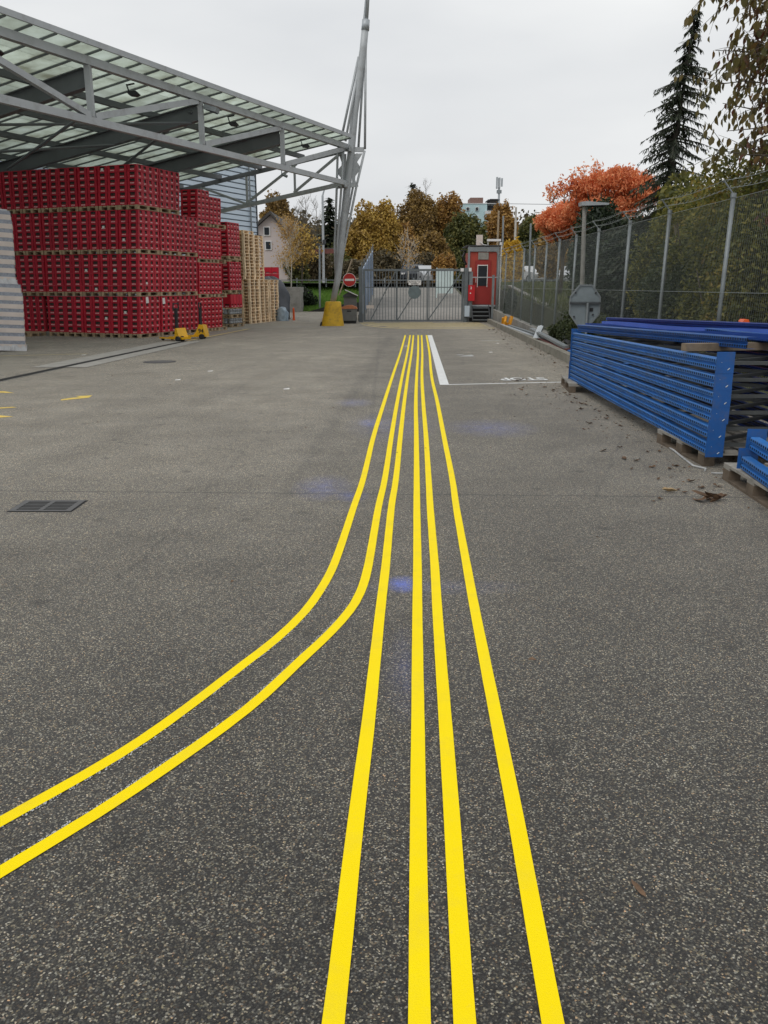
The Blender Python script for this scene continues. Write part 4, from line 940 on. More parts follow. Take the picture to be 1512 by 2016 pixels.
# side fence of blue panels up the ramp
sf = thing('panel_fence', (-1.0, 42, 0), 'pale blue corrugated panel fence along the left of the ramp', 'fence')
for k in range(12):
    y0 = 38.4 + k * .92; y1 = y0 + .9; zb = ramp_z(y0) + .28 + .0; m_ = MB(); zt0 = 2.28 + k * .105; zt1 = zt0 + .105
    x0 = -1.0 + k * .028
    m_.prism([(y0, zb), (y1, zb + .07), (y1, zt1), (y0, zt0)], lambda u, v, d: (x0 + d + (.02 if k % 2 else 0), u, v), -.02, .02)
    part('panel', m_, 'blue_panel', sf)
for k in range(7): part('post', MB().box(-1.02 + k * .06, -.98 + k * .06, 38.5 + k * 1.75, 38.54 + k * 1.75, 0, 2.62 + k * .21), 'zinc', sf)
mb = MB()
for k in range(12):
    y0 = 38.4 + k * 1.6; y1 = y0 + 1.6
    mb.prism([(y0, -.05), (y1, -.05), (y1, ramp_z(y1) + .3), (y0, ramp_z(y0) + .3)], lambda u, v, d: (d, u, v), -1.2, -.96)
part('ramp_parapet', mb, 'concrete', None, label='concrete parapet under the blue panel fence on the ramp', cat='wall')
# vegetation-grown right side and pale panel
t1 = thing('ramp_screen', (3.2, 50, 0), 'pale green corrugated panel at the top right of the ramp', 'panel')
for k in range(4): part('panel_sheet', MB().box(3.15 + k * .235, 3.15 + k * .235 + .225, 49.8, 49.86, 1.15, 2.55), 'pale_green_panel', t1)
part('post', MB().box(3.08, 3.14, 49.8, 49.9, .8, 2.6), 'pale_green_panel', t1)
for k, x in enumerate((.05, 2.0)):
    t1 = thing('barrier_block', (x, 56.6, 1.4), '%s white concrete block at the top of the ramp' % ('left' if k == 0 else 'right'), 'barrier'); part('block', MB().box(x - .25, x + .75, 56.4, 56.8, .9, 1.45), 'concrete_light', t1)
# guard rail at road
gr = thing('guard_rail', (0, 57.6, 1.7), 'long low metal guard rail along the road above the bank', 'guard rail')
part('rail', MB().box(-12, 24, 57.9, 57.95, 1.93, 1.98), 'zinc', gr); part('lower_rail', MB().box(-12, 24, 57.9, 57.95, 1.72, 1.78), 'concrete_light', gr)
for k in range(18): part('rail_post', MB().box(-12 + k * 2, -11.93 + k * 2, 57.86, 57.9, 1.5, 2.1), 'zinc', gr)
# ------------------------------------------------------------------ booth
BY = 38.1
bo = thing('guard_booth', (4.42, BY, 0), 'tall narrow red booth with grey steel frame beside the gate', 'booth')
part('body', MB().box(3.86, 5.06, BY + .04, BY + 2.2, .72, 3.05), 'red_booth', bo)
part('undercroft', MB().box(3.9, 5.02, BY + .12, BY + 2.1, .02, .7), 'black', bo)
for x in (3.76, 5.07): part('frame_post', MB().box(x, x + .09, BY - .02, BY + .1, 0, 3.28), 'zinc', bo)
part('frame_top', MB().box(3.85, 5.07, BY - .02, BY + .08, 3.06, 3.26), 'zinc', bo); part('roof', MB().box(3.7, 5.2, BY - .05, BY + 2.3, 3.29, 3.33), 'dark_grey', bo)
part('sill', MB().box(3.88, 5.05, BY - .06, BY + .02, .68, .75), 'zinc_light', bo)
part('top_plate', MB().box(4.22, 4.68, BY + .0, BY + .035, 2.72, 3.02), 'concrete', bo)
dr = part('door', MB().box(4.1, 4.8, BY - .0, BY + .036, .78, 2.68), 'red_door', bo)
part('window', MB().box(4.226, 4.634, BY - .012, BY - .004, 1.58, 2.45), 'pane_dark', dr)
part('window_frame', MB().box(4.2, 4.225, BY - .02, BY - .002, 1.53, 2.5).box(4.635, 4.66, BY - .02, BY - .002, 1.53, 2.5).box(4.226, 4.634, BY - .02, BY - .002, 2.455, 2.49), 'paper', dr)
part('handle', MB().box(4.13, 4.15, BY - .04, BY - .002, 1.72, 1.92), 'white_frame', dr)
st = thing('booth_steps', (4.4, BY - .4, 0), 'dark metal steps with handrail in front of the booth door', 'steps')
for k in range(4): part('tread', MB().box(4.0, 4.72, BY - .75 + k * .17, BY - .55 + k * .17, .1 + k * .17, .125 + k * .17), 'zinc', st)
for x in (3.97, 4.74): part('stringer', MB().beam((x, BY - .8, .06), (x, BY - .1, .72), .03, .12), 'dark_grey', st)
part('hand_post', MB().box(4.82, 4.92, BY - .5, BY - .42, 0, 2.05), 'zinc', st); part('handrail', MB().box(3.95, 5.1, BY - .45, BY - .42, 1.93, 1.97), 'zinc_light', st)
fb = thing('fire_box', (3.95, BY - .3, 1.2), 'small red cabinet with white symbols mounted left of the booth door', 'cabinet')
part('cabinet', MB().box(3.78, 4.07, BY - .36, BY - .2, .93, 1.62), 'red_box', fb)
tm = text_mb('2', .14, 'paper', .004).xf(Matrix.Translation((3.9, BY - .3625, 1.49)) @ Matrix.Rotation(math.pi / 2, 4, 'X')); part('number', tm, 'paper', fb)
part('lock', MB().box(3.85, 3.9, BY - .365, BY - .361, 1.24, 1.29), 'paper', fb)
part('mount_post', MB().box(3.82, 3.98, BY - .19, BY - .12, .2, 2.2), 'zinc', fb)
ex = thing('roof_vent', (4.3, BY + .3, 3.3), 'pale boxy vent with hanging cable on the booth roof', 'vent')
part('vent_body', MB().box(4.15, 4.42, BY + .2, BY + .45, 3.34, 3.78), 'carton', ex); part('cable', MB().tube([(4.3, BY + .18, 3.48), (4.45, BY + .1, 3.36), (4.7, BY + .05, 3.30), (5.1, BY + .02, 3.30)], .018, 6), 'white_frame', ex)
part('side_lamp', MB().box(3.45, 3.75, BY + .3, BY + .5, 3.1, 3.14).tube([(3.68, BY + .4, 3.1), (3.55, BY + .3, 2.85), (3.72, BY + .3, 2.5)], .05, 8), 'black', bo)
wp = thing('white_pole', (5.2, BY - .1, 0), 'thin white pole with round cap at the right of the booth', 'pole')
part('shaft', MB().tube([(5.22, BY - .1, 0), (5.22, BY - .1, 3.35)], .025, 8), 'white_frame', wp); part('cap', MB().tube([(5.2, BY - .1, 3.33), (5.2, BY - .1, 3.45)], .06, 10), 'white_frame', wp)
# bin
bn = thing('grit_bin', (-1.45, 36.6, 0), 'grey grit bin with orange-brown lid beside the gate post', 'bin')
part('body', MB().prism([(-.27, .12), (.25, .12), (.32, .62), (-.34, .62)], lambda u, v, d: (-1.5 + u, 36.5 + d, v), -.22, .22), 'bin_grey', bn)
part('lid', MB().prism([(-.36, .625), (.34, .625), (.3, .7), (.1, .78), (-.12, .77), (-.33, .7)], lambda u, v, d: (-1.5 + u, 36.5 + d, v), -.25, .25), 'lid_orange', bn)
part('foot', MB().box(-1.78, -1.22, 36.35, 36.7, 0, .115), 'black', bn); part('handle_slot', MB().box(-1.6, -1.42, 36.272, 36.279, .5, .55), 'black', bn)
bn = thing('grit_bin', (-1.45, 37.3, 0), 'dark grey bin with tilted lid standing behind the orange-lidded bin', 'bin')
part('body', MB().box(-1.78, -1.22, 37.1, 37.5, .05, 1.08), 'bin_grey', bn); part('lid', MB().prism([(-.32, 1.0), (.32, 1.0), (.3, 1.08), (0, 1.26), (-.3, 1.1)], lambda u, v, d: (-1.5 + u, 37.3 + d, v + .09), -.25, .25), 'dark_grey', bn)
part('white_plank', MB().beam((-1.72, 37.0, 1.42), (-1.15, 37.0, 1.17), .12, .035), 'white_paint', None, label='white plank leaning on top of the dark bin', cat='plank')

# ------------------------------------------------------------------ mesh fence
fn = thing('mesh_fence', (5, 20, 0), 'long chain-link fence with grey posts and barbed wire along the right', 'fence')
py_ = [3.2, 5.6, 7.9, 10.2, 12.5, 15.2, 17.6, 20.1, 22.4, 24.5, 26.4, 28.4, 30.6, 32.8, 35.0, 37.2]
def fx(y): return 5.0
lean = .035
for i, y in enumerate(py_):
    zb = max(.1, .13 + (y - 22.6) * .0287)
    pp = part('post', MB().tube([(5.0 - .0, y, zb - .08), (5.0 + lean, y, 2.84)], .032, 10), 'zinc', fn, smooth=True)
    part('post_cap', MB().tube([(5.0 + lean, y, 2.82), (5.0 + lean, y, 2.88)], .042, 10), 'zinc', pp)
    part('arm', MB().tube([(5.0 + lean, y, 2.86), (5.0 + lean - .16, y, 3.05)], .012, 8), 'zinc', pp)
# chain-link: zig-zag wires as thin crossing rods
V = []; F = []
pit = .058; r0 = .0011
def wire(a, b_, r):
    a = np.array(a, float); b_ = np.array(b_, float); d = b_ - a; d /= np.linalg.norm(d); u = np.cross(d, [1, 0, 0]); u /= np.linalg.norm(u); w_ = np.cross(d, u); o_ = len(V)
    for p in (a, b_):
        for k in range(3): th = 2.094 * k; V.append(p + (u * math.cos(th) + w_ * math.sin(th)) * r)
    for k in range(3): F.append((o_ + k, o_ + (k + 1) % 3, o_ + 3 + (k + 1) % 3, o_ + 3 + k))
ya, yb = 5.6, 37.2; ztp = 2.80
for fam in (1, -1):
    c = ya - 3.2
    while c < yb + 3.2:
        # line y = c + fam*(z-0.1)*0.62
        z0, z1 = .12, ztp; yy0 = c; yy1 = c + fam * (z1 - z0) * .62
        lo = hi = None
        t0, t1_ = 0., 1.
        dy = yy1 - yy0
        for bound, sg in ((ya, 1), (yb, -1)):
            if dy != 0:
                tb = (bound - yy0) / dy
                if (dy > 0) == (sg > 0): t0 = max(t0, tb)
                else: t1_ = min(t1_, tb)
        if t1_ - t0 > .01:
            f0 = lambda t_: (5.0 + lean * (z0 + (z1 - z0) * t_) / 2.8 + .002 * fam - .036, yy0 + dy * t_, z0 + (z1 - z0) * t_)
            wire(f0(t0), f0(t1_), r0)
        c += pit * 1.0
put('chain_link', npmesh('chain_link', np.array(V), np.array(F), 'wire'), fn, kind='stuff')
for z in (2.8, 1.5, .35): part('tension_wire', MB().tube([(5.0 + lean * z / 2.8 - .04, ya, z), (5.0 + lean * z / 2.8 - .04, yb, z)], .0035, 4), 'wire', fn)
for dz, dx in ((.0, .0), (-.1, .08)):
    pts = []; bb = MB()
    for i in range(len(py_) - 1):
        for k in range(6):
            u = k / 6; y = py_[i] + (py_[i + 1] - py_[i]) * u; pts.append((5.0 + lean - .165 + dx, y, 3.05 + dz - .05 * math.sin(math.pi * u)))
    bb.tube(pts, .004, 4)
    for i in range(0, 160):
        y = 8 + i * .18
        if y > 37: break
        bb.beam((5.0 + lean - .165 + dx - .02, y, 3.04 + dz - .03), (5.0 + lean - .165 + dx + .02, y + .01, 3.04 + dz + .01), .004, .004)
    part('barbed_wire', bb, 'wire', fn)

# octagonal sign seen from behind
cs = W(1151, 601, 16.6)
s1 = thing('octagonal_sign', (cs.x, 16.6, 0), 'grey back of an octagonal stop sign standing behind the racking', 'sign')
pr = [(.315 * math.cos(math.pi / 8 + i * math.pi / 4) / math.cos(math.pi / 8) * .93, .39 * math.sin(math.pi / 8 + i * math.pi / 4) / math.cos(math.pi / 8) * .98) for i in range(8)]
part('plate', MB().prism(pr, lambda u, v, d: (cs.x + u, 16.6 + d, cs.z + v), 0, .012), 'sign_back_grey', s1)
m_ = MB()
for i in range(8):
    a = pr[i]; b_ = pr[(i + 1) % 8]; m_.beam((cs.x + a[0], 16.59, cs.z + a[1]), (cs.x + b_[0], 16.59, cs.z + b_[1]), .03, .018, (0, 1, 0))
part('rim', m_, 'zinc', s1)
part('pole', MB().tube([(cs.x + .05, 16.55, 0), (cs.x + .05, 16.55, cs.z + .05)], .025, 10), 'zinc', s1)
part('clamp_rail', MB().box(cs.x - .3, cs.x + .3, 16.55, 16.585, cs.z + .02, cs.z + .045).box(cs.x - .3, cs.x + .3, 16.55, 16.585, cs.z + .055, cs.z + .065), 'dark_grey', s1)
part('label_square', MB().box(cs.x + .1, cs.x + .17, 16.588, 16.594, cs.z - .12, cs.z - .05), 'black', s1)
for a in ((-.2, .24), (.2, .24), (-.2, -.22), (.17, -.18)): part('bolt', MB().tube([(cs.x + a[0], 16.57, cs.z + a[1]), (cs.x + a[0], 16.6, cs.z + a[1])], .02, 8), 'dark_grey', s1)
# scrap along the kerb strip
def bar_obj(a, b_, w_, h, mat, lab, name='metal_profile', cat='metal bar'): return part(name, MB().beam(a, b_, w_, h).beam(Vector(a) + Vector((0, 0, h * .5 + .004)), Vector(b_) + Vector((0, 0, h * .5 + .004)), w_ * .35, .006), mat, None, label=lab, cat=cat)
bar_obj((4.45, 31.5, .15), (4.35, 23.0, .15), .12, .08, 'zinc_light', 'long pale metal profile lying in the kerb strip, left one')
bar_obj((4.65, 31.0, .15), (4.55, 22.6, .17), .12, .08, 'zinc', 'long grey metal profile lying in the kerb strip, right one')
bar_obj((4.4, 24.8, .35), (4.28, 19.4, .2), .14, .06, 'zinc', 'tilted grey metal profile lying across the scrap in the kerb strip')
bar_obj((4.25, 23.3, .12), (4.45, 23.6, .48), .16, .06, 'zinc_light', 'short bright metal piece standing tilted in the kerb strip')
bar_obj((4.3, 23.0, .14), (4.35, 19.2, .14), .25, .08, 'rust', 'rusty brown beam under the tilted profile in the kerb strip')
bar_obj((4.7, 20.5, .3), (4.5, 18.7, .25), .5, .03, 'black', 'black sheet lying on scrap near the blue rails')
for k in range(4): bar_obj((4.22 + .13 * k, 18.8, .14 + .03 * (k % 2)), (4.1 + .13 * k, 14.2, .16), .1, .09, 'rail_blue', 'blue steel rail lying in the kerb strip, %s from the yard' % NUM[k + 1])
am = thing('yellow_barrier_parts', (4.75, 32.3, 0), 'jumble of yellow-orange plastic barrier parts at the kerb by the booth', 'barrier')
rs = random.Random(4)
for k in range(7):
    x = 4.62 + rs.uniform(-.1, .25); y = 32 + rs.uniform(-1, .8); h = rs.uniform(.15, .45)
    part('barrier_foot', MB().beam((x, y, .06), (x + rs.uniform(-.15, .15), y + rs.uniform(-.2, .2), .06 + h), .07, .06).beam((x - .12, y, .1), (x + .12, y + .1, .1), .1, .08), 'amber', am)

# ------------------------------------------------------------------ blue racking
def rail_mb(Lr, hgt=.105, dep=.07):
    """perforated upright: face at x=0 looking to -x, runs along +y, centre height 0"""
    m_ = MB(); h = hgt / 2; bands = [(-h + .008, -h + .036), (h - .036, h - .008)]; pt = .05; n = int(Lr / pt); hw = .013
    for z0, z1 in bands:
        zc = (z0 + z1) / 2; hh = .0105
        for k in range(n):
            y0 = k * pt; y1 = y0 + pt; yc = (y0 + y1) / 2; a = [(0, y0, z0), (0, y1, z0), (0, y1, z1), (0, y0, z1), (0, yc - hw, zc - hh), (0, yc + hw, zc - hh), (0, yc + hw, zc + hh), (0, yc - hw, zc + hh)]
            m_.add(a, [(1, 0, 4, 5), (2, 1, 5, 6), (3, 2, 6, 7), (0, 3, 7, 4)])
        m_.quad((.012, 0, z0), (.012, Lr, z0), (.012, Lr, z1), (.012, 0, z1), 1)
    ln = n * pt
    z0, z1 = bands[0][1], bands[1][0]; g = .018
    for a, b_, xa, xb in ((z0, z0 + .006, 0, g), (z0 + .006, -.006, g, g), (-.006, 0, g, .0075), (0, .006, .0075, g), (.006, z1 - .006, g, g), (z1 - .006, z1, g, 0)): m_.quad((xa, ln, a), (xa, 0, a), (xb, 0, b_), (xb, ln, b_))
    m_.quad((0, ln, -h + .008), (0, 0, -h + .008), (.004, 0, -h), (.004, ln, -h)); m_.quad((.004, ln, h), (.004, 0, h), (0, 0, h - .008), (0, ln, h - .008))
    m_.quad((.004, 0, -h), (dep, 0, -h), (dep, ln, -h), (.004, ln, -h)); m_.quad((.004, ln, h), (dep, ln, h), (dep, 0, h), (.004, 0, h))
    return m_
def plain_rail(Lr, hgt=.105, dep=.07):
    m_ = rail_mb(Lr, hgt, dep); return m_
LR = 6.1
RM = rail_mb(LR); RME = RM.mesh('upright', ['rail_blue', 'hole_dark'])
RM2 = MB(); RM2.v = [(1.0 - x, y, z) for x, y, z in RM.v]; RM2.f = [f[::-1] for f in RM.f]; RM2.m = RM.m; RME2 = RM2.mesh('upright_far', ['deep_blue', 'black'])  # rear upright in darker blue, shade inside the stack painted in
brm = MB()
simple('brace_zinc_shaded', (.065, .07, .07), .6, .2, 6, .2)  # zinc colour darkened to paint the shade between the stacked frames
BR_ME = MB().beam((.05, 0, 0), (.95, .72, 0), .04, .03).mesh('brace', 'brace_zinc_shaded'); BR_MF = MB().beam((.05, .72, 0), (.95, 0, 0), .04, .03).mesh('brace_back', 'brace_zinc_shaded'); CB_ME = MB().beam((.05, 0, 0), (.95, 0, 0), .045, .03).mesh('cross_brace', 'brace_zinc_shaded')
PLM = MB().box(-.012, .145, -.008, 0, -.075, .11).mesh('foot_plate', 'plate_blue'); SLM = None
SB = MB()
for a in ((.10, -.04),): SB.tube([(a[0] - .009, -.0095, a[1] - .006), (a[0] + .009, -.0095, a[1] + .01)], .004, 6)
for a in ((.035, .02),): SB.tube([(a[0], -.0085, a[1]), (a[0], -.0095, a[1])], .003, 6)
SBM = SB.mesh('slot', 'zinc_light')
def frame(x0, y0, x1, y1, z, lab, zt=0., i=0):
    a = math.atan2(-(x1 - x0), y1 - y0)
    t_ = thing('rack_frame', (x0, y0, z), lab, 'rack frame', rz=a); t_.rotation_euler = (zt, 0, a)
    tilt = 0
    for me in (RME, RME2): put('upright', me, t_, world=False)
    y = .25; k = 0
    while y < LR - .8:
        put('brace', BR_ME if k % 2 == 0 else BR_MF, t_, world=False, loc=(0, y, .0)); y += .74; k += 1
    for y in (.2, LR - .3): put('cross_brace', CB_ME, t_, world=False, loc=(0, y, 0))
    fpl = put('foot_plate', PLM, t_, world=False); put('slot', SBM, fpl, world=False)
    o_ = put('foot_plate', PLM, t_, world=False, loc=(0, LR + .012, 0))
    f2 = put('foot_plate', PLM, t_, world=False, loc=(.85, 0, 0))
    return t_
for i in range(6):
    z = .19 + i * .149; j = (.0, .0, .014, .014, .01, .01)[i]
    frame(2.895 + j, 7.17, 3.0 + j * .5, 7.17 + LR, z, 'blue perforated rack frame lying flat, %s from the bottom of the stack' % NUM[i + 1], -.0036 * i)
for i in range(2):
    z = .205 + i * .15
    frame(2.2 + .075 * i, 6.6 - LR + .05 * i, 2.93 + .075 * i, 6.6 + .05 * i, z, '%s blue rack frame of the short stack in front at the right edge' % ('lower' if i == 0 else 'upper'))
for x_, yy2 in ((3.06, 6.64), (3.16, 6.66)):
    pass
t1 = None
# items thrown on top
def lying(a, b_, me_mats, w_, h, name, lab, holes=True):
    a = Vector(a); b_ = Vector(b_); l = (b_ - a).length; t_ = thing(name, tuple(a), lab, 'steel rail')
    mb_ = rail_mb(l, h, w_); az = math.atan2(-(b_.x - a.x), b_.y - a.y); el = math.atan2(b_.z - a.z, math.hypot(b_.x - a.x, b_.y - a.y))
    M = Matrix.Rotation(az, 4, 'Z') @ Matrix.Rotation(el, 4, 'X'); mb_.xf(M)
    put('profile', mb_.mesh('profile', me_mats), t_, world=False, loc=(0, 0, 0)); return t_
zt = .19 + 5 * .149 + .055
lying((3.26, 7.45, zt + .11), (3.06, 13.2, .95), ['plate_blue', 'black'], .1, .105, 'loose_upright', 'blue perforated upright lying askew on top of the rack stack, nearest edge')
t1 = thing('blue_trough', (3.4, 10, zt), 'long smooth violet-blue steel channel lying open on the rack stack', 'steel channel')
a0, a1 = Vector((3.72, 7.2, zt + .11)), Vector((3.2, 13.25, .96)); ax = (a1 - a0).normalized(); sd = Vector((ax.y, -ax.x, 0))
m_ = MB()
for (u0, z0), (u1, z1) in (((0, .06), (.0, 0)), ((.0, .0), (.26, .012)), ((.26, .012), (.27, .09))):
    n = 10
    for k in range(n):
        pa = a0 + (a1 - a0) * (k / n); pb = a0 + (a1 - a0) * ((k + 1) / n); wv = .012 * math.sin(k * .9); wv2 = .012 * math.sin((k + 1) * .9)
        q = [pa + sd * u0 + Vector((0, 0, z0 + wv)), pb + sd * u0 + Vector((0, 0, z0 + wv2)), pb + sd * u1 + Vector((0, 0, z1 + wv2)), pa + sd * u1 + Vector((0, 0, z1 + wv))]
        m_.add(q + [x + Vector((0, 0, -.006)) for x in q], [(0, 1, 2, 3), (7, 6, 5, 4), (0, 4, 5, 1), (2, 6, 7, 3)])
part('channel', m_, 'sheet_blue', t1)
lying((4.2, 7.15, zt + .2), (3.5, 13.2, 1.05), ['deep_blue', 'sheet_blue'], .08, .13, 'loose_upright', 'dark blue perforated upright at the back of the rack stack top')
lying((3.86, 7.0, zt + .1), (3.7, 9.6, zt + .1), ['plate_blue', 'black'], .12, .08, 'loose_upright', 'short blue rail end jutting out at the right of the stack top')
part('wood_block', MB().beam((2.9, 8.0, zt + .035), (3.75, 8.15, zt + .035), .1, .07), 'old_timber', None, label='weathered wooden batten under the loose upright on the rack stack', cat='batten')
oc = W(1478, 646, 9.6)
m_ = MB().prism([(-.17, -.09), (.2, -.09), (.13, .02), (.02, .06), (-.09, .07), (-.14, .02)], lambda u, v, d: (oc.x + u + d * .2, oc.y + d, oc.z + v), -.12, .12)
m_.prism([(-.13, .071), (-.05, .071), (-.06, .1), (-.11, .1)], lambda u, v, d: (oc.x + u + d * .2, oc.y + d, oc.z + v), -.12, .12)
part('orange_bracket', m_, 'orange_plastic', None, label='bright orange plastic piece lying on the rack stack by the fence', cat='plastic part')
# loose grey tubes inside the stack at near end
part('zinc_tube', MB().beam((3.55, 6.95, .46), (4.2, 6.9, .47), .035, .03), 'zinc_light', None, label='short galvanised tube sticking out between the rack stacks', cat='metal bar')
# pallets with parts under the racking
def big_pallet(loc, rz_, lab):
    t_ = thing('wooden_pallet', loc, lab, 'pallet', 'weathered pallets under the racking', rz=rz_)
    l, w_, h = 1.2, .8, .144
    for x in (.05, .4, .75):
        part('bottom_board', MB().box(x - .05, x + .05, 0, l, 0, .022), 'pallet_block', t_, world=False)
        for y in (.07, .6, 1.13): part('block', MB().box(x - .049, x + .049, y - .07, y + .07, .022, .1), 'pallet_block', t_, world=False)
    for y in (.07, .6, 1.13): part('stringer_board', MB().box(.001, .799, y - .07, y + .07, .1, .122), 'pallet_grey', t_, world=False)
    for x in (.06, .245, .4, .555, .74): part('top_board', MB().box(x - .06, x + .06, -.002, l + .002, .122, h), 'pallet_grey', t_, world=False)
    return t_
big_pallet((2.93, 7.3, 0), R(2), 'weathered grey pallet under the near end of the rack stack')
big_pallet((2.86, 12.6, 0), R(-6), 'brown pallet under the far end of the rack stack')
big_pallet((2.84, 5.6, 0), R(-3), 'cracked grey pallet under the short front stack at the right edge')
part('white_strap', MB().tube([(2.93, 8.5, .008), (2.9, 8.0, .012), (2.86, 7.6, .01), (2.83, 7.28, .012), (2.9, 7.16, .01), (2.86, 7.08, .01)], .009, 6), 'old_white', None, label='dirty white pipe curling along the near rack pallet', cat='pipe')
part('white_strap', MB().tube([(2.88, 6.98, .01), (3.1, 6.95, .012), (3.4, 6.96, .01)], .007, 6), 'old_white', None, label='thin white strip lying between the two front pallets', cat='strip')

# ------------------------------------------------------------------ leaves on the ground
def leafme(seed, s_=.05):
    rs = random.Random(seed); pts = [(-1, 0), (-.5, .42), (.1, .5), (.6, .3), (1.1, 0), (.6, -.32), (.1, -.5), (-.5, -.4)]
    m_ = MB(); m_.v = [(x * s_ * rs.uniform(.85, 1.15), y * s_ * rs.uniform(.8, 1.2), s_ * rs.uniform(.05, .6)) for x, y in pts] + [(0, 0, s_ * .05)]
    m_.f = [(i, (i + 1) % 8, 8) for i in range(8)]; m_.m = [0] * 8; return m_
LM = [leafme(i).mesh('fallen_leaf', 'dead_leaf') for i in range(5)]; rs = random.Random(77)
# ~90 countable leaves near the racking
def leafzone(x, y):
    if y > 14.2: return 'by the kerb, ' + ('level with the octagonal sign' if y < 18 else 'beside the rusty beam' if y < 23 else 'beside the pale profiles' if y < 29 else 'close to the booth')
    side = 'close under' if x > 2.6 else 'left of' if x > 2.2 else 'far off'
    return side + ' ' + ('the short front stack' if y < 6.9 else 'the near rack pallet' if y < 8.7 else 'the middle of the racking' if y < 11.2 else 'the far end of the racking')
for k in range(95):
    u = rs.random(); y = 6.0 + 8.5 * u ** 1.2; x = 2.9 - abs(rs.gauss(.05, .38)) - .05
    if k > 60: y = rs.uniform(14, 33); x = kx(y) - abs(rs.gauss(.15, .35)) - .1
    s_ = rs.uniform(.32, .95) * (1 if y < 14 else 1.3)
    o = put('fallen_leaf', LM[k % 5], loc=(x, y, .004), label='%s curled brown leaf on the asphalt %s' % (('tiny', 'small', 'larger')[min(2, int((s_ / (1 if y < 14 else 1.3) - .32) / .21))], leafzone(x, y)), cat='leaf', group='brown leaves near the racking' if y < 14.2 else 'brown leaves along the kerb')
    o.rotation_euler = (rs.uniform(-.2, .2), rs.uniform(-.2, .2), rs.uniform(0, 6.3)); o.scale = (s_, s_, s_)
lc = thing('leaf_pile', (2.49, 6.05, 0), 'small pile of large curled brown leaves beside the front pallet', 'leaves')
for k in range(6):
    m_ = leafme(30 + k, .085); o = part('leaf', m_, 'dead_leaf', lc, world=False); o.location = (rs.uniform(-.09, .09), rs.uniform(-.06, .06), .005 + k * .006); o.rotation_euler = (rs.uniform(-.3, .3), rs.uniform(-.3, .3), rs.uniform(0, 6)); o.scale = (1.15, .55, .8)
m_ = leafme(50, .06); o = part('pale_leaf', m_, 'dead_leaf_pale', None, label='single pale tan leaf on the asphalt left of the leaf pile', cat='leaf'); o.location = (2.285, 6.33, .004)
o = part('pale_leaf', leafme(51, .045), 'dead_leaf', None, label='dark reddish leaf crushed flat in the right foreground', cat='leaf'); o.location = (.70, 1.87, .003); o.rotation_euler = (0, 0, 1.9); o.scale = (.75, .45, .15)
V = []; F = []
for k in range(1500):
    y = rs.uniform(5.8, 34); bx = (kx(y) if y > 14 else 3.3); x = bx - abs(rs.gauss(0, .35)) * (1 if y > 14 else 1.3)
    if rs.random() < .12: x = rs.uniform(-6, 3); y = rs.uniform(3, 30)
    s_ = rs.uniform(.004, .022); a = rs.uniform(0, 6.28); o_ = len(V)
    V += [(x + s_ * math.cos(a), y + s_ * math.sin(a), .005), (x - s_ * .5 * math.sin(a), y + s_ * .5 * math.cos(a), .006 + s_ * .4), (x - s_ * math.cos(a), y - s_ * math.sin(a), .006)]; F.append((o_, o_ + 1, o_ + 2))
put('leaf_crumbs', npmesh('leaf_crumbs', np.array(V), np.array(F), 'dead_leaf'), label='fine crumbs of broken leaves scattered along kerb and racking', cat='litter', kind='stuff')
for k, (x, y) in enumerate(((-3.66, 14.3), (.56, 22.5), (2.6, 20.4), (-1.6, 13.0), (-7.2, 19.6), (-3.4, 15.8), (3.2, 23.6))):
    put('paper_scrap', MB().quad((x, y, .005), (x + .09, y + .02, .006), (x + .08, y + .14, .012), (x - .01, y + .1, .005)).mesh('paper_scrap', 'paper'), label='tiny white scrap on the asphalt, %s' % ['left of the stripes beyond the manhole', 'between stripes and white band', 'inside the white corner by the kerb', 'left of the yellow stripes halfway', 'in front of the crate wall', 'near the manhole cover', 'close to the kerb scrap'][k], cat='litter')

# ------------------------------------------------------------------ vegetation
def leafcloud(P, size, rs, asp=.6, hang=0.):
    n = len(P); d = rs.normal(0, 1, (n, 3)); d[:, 2] -= hang; d /= np.linalg.norm(d, axis=1)[:, None]
    q = rs.normal(0, 1, (n, 3)); q -= d * (q * d).sum(1)[:, None]; q /= np.linalg.norm(q, axis=1)[:, None]
    s_ = (size * rs.uniform(.6, 1.35, n))[:, None]; a = d * s_ * .5; b_ = q * s_ * asp * .5
    V = np.stack([P - a, P - a * .1 + b_, P + a, P - a * .1 - b_], 1).reshape(-1, 3); return V, np.arange(4 * n).reshape(-1, 4)
def crown_pts(rad, nl, n, rs, shell=.75, lobe=.42, flat=.0):
    R_ = np.array(rad); L_ = []
    while len(L_) < nl:
        p = rs.uniform(-1, 1, 3); r = np.linalg.norm(p)
        if .25 < r < .98 and p[2] > -.85: L_.append(p)
    L_ = np.array(L_); sz = rs.uniform(.55, 1.15, nl) * lobe; ids = rs.choice(nl, n, p=sz ** 2 / (sz ** 2).sum())
    d = rs.normal(0, 1, (n, 3)); d /= np.linalg.norm(d, axis=1)[:, None]; rr_ = rs.uniform(0, 1, n) ** .33 * shell + (1 - shell) * rs.uniform(.8, 1.15, n)
    P = L_[ids] * .8 + d * (rr_ * sz[ids])[:, None] + rs.normal(0, .035, (n, 3)); return P * R_, L_ * .8 * R_
